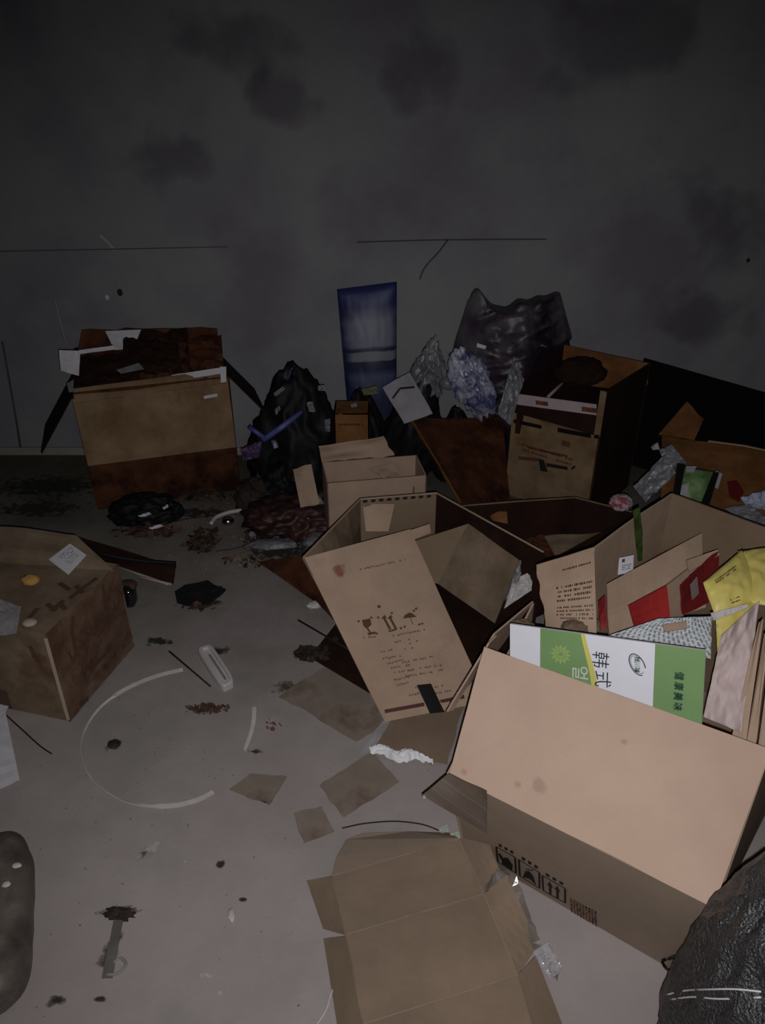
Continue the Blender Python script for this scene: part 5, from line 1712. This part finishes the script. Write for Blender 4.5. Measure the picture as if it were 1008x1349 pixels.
o = blob('steel_ball', at(300, 686, 0.016), (0.024, 0.022, 0.017), STEEL, None, 1, 0.0, 1, 4)
tag(o, 'shiny round metal knob under the white cord', 'knob')
o = tube('thin_twig', arc(Z((285, 726, 0.003), (312, 722, 0.004), (335, 714, 0.003)), 8), 0.0015, INK, None, 5)
tag(o, 'thin dark twig beside the brown clod of litter', 'twig')
# hammer-like scrap near the camera
hm = thing('hammer_scrap', 'grey hammer shaped scrap with dark crumpled head on the open floor', 'scrap', at(155, 1240, 0))
blob('head', at(157, 1204, 0.006), (0.026, 0.012, 0.008), DEBRIS, hm, 5, 0.7, 2.2, 5, (0, 0, -0.1), 0.001, ridge=False)
board('handle', Z((150, 1212, 0.005), (162, 1212, 0.005), (148, 1288, 0.004), (134, 1288, 0.004)), mottled('scrap_grey', (0.10, 0.088, 0.084), (0.15, 0.135, 0.13), 12), hm, 0.003, n=10, crumple=0.001)
tube('curled_end', arc(Z((140, 1284, 0.004), (156, 1282, 0.005), (166, 1270, 0.006), (158, 1262, 0.006), (150, 1268, 0.005)), 16), 0.003, flat('scrap_pale', (0.27, 0.25, 0.24)), hm, 6)
o = blob('white_chip', at(305, 1206, 0.004), (0.006, 0.013, 0.003), WHITE_PL, None, 3, 0.4, 2, 3, (0, 0, 0.3), 0.001)
tag(o, 'small white chip alone on the open floor', 'chip')
# floor dirt
for a in ((210, 845, 0.13, 0.06, STAIN_GREEN, 0.1), (408, 862, 0.15, 0.09, STAIN_BLACK), (200, 1118, 0.10, 0.05, STAIN_WHITE, 0.7), (185, 1128, 0.05, 0.03, STAIN_WHITE, 0.7),
          (155, 1200, 0.11, 0.045, STAIN_DARK), (145, 1250, 0.05, 0.12, STAIN_BROWN), (75, 1318, 0.05, 0.035, STAIN_DARK), (130, 1316, 0.04, 0.02, STAIN_DARK), (270, 935, 0.13, 0.05, STAIN_DARK),
          (150, 981, 0.07, 0.055, STAIN_DARK), (285, 858, 0.10, 0.07, STAIN_GREEN), 
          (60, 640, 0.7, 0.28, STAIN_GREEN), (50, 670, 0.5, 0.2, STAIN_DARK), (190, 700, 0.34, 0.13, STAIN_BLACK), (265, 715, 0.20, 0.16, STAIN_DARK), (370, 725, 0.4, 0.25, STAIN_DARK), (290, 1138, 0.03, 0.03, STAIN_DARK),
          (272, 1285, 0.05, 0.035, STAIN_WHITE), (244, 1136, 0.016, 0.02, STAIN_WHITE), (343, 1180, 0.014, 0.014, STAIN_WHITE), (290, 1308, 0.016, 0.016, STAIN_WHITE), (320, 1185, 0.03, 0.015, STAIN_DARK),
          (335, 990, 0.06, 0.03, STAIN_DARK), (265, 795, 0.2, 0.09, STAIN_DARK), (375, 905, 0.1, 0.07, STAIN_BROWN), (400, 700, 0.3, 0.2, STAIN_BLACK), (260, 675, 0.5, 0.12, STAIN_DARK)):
    stain(*a)

grit_v, grit_f = [], []
rnd = random.Random(21)
for i in range(420):
    px, py = rnd.uniform(0, 640), rnd.choice((rnd.uniform(660, 1000), rnd.uniform(1000, 1345)))
    c = at(px, py, 0.0)
    if rnd.random() < 0.5:
        c = at(rnd.gauss(300, 70), rnd.gauss(710, 30), 0.0)
    r = rnd.uniform(0.0012, 0.0036) * (1.6 if c.y > 2 else 1)
    k = len(grit_v)
    a = rnd.uniform(0, 6.28)
    for j in range(3):
        grit_v.append(c + Vector((r * math.cos(a + j * 2.09), r * math.sin(a + j * 2.09) * 0.8, 0.0005)))
    grit_v.append(c + Vector((0, 0, r * 0.7)))
    grit_f += [(k, k + 1, k + 3), (k + 1, k + 2, k + 3), (k + 2, k, k + 3)]
o = link('floor_grit', grit_v, grit_f, mottled('grit', (0.06, 0.05, 0.045), (0.34, 0.31, 0.30), 4, 0.9), None, origin=(0, 0, 0))
tag(o, 'fine crumbs and grit scattered over the concrete floor', 'grit', kind='stuff')
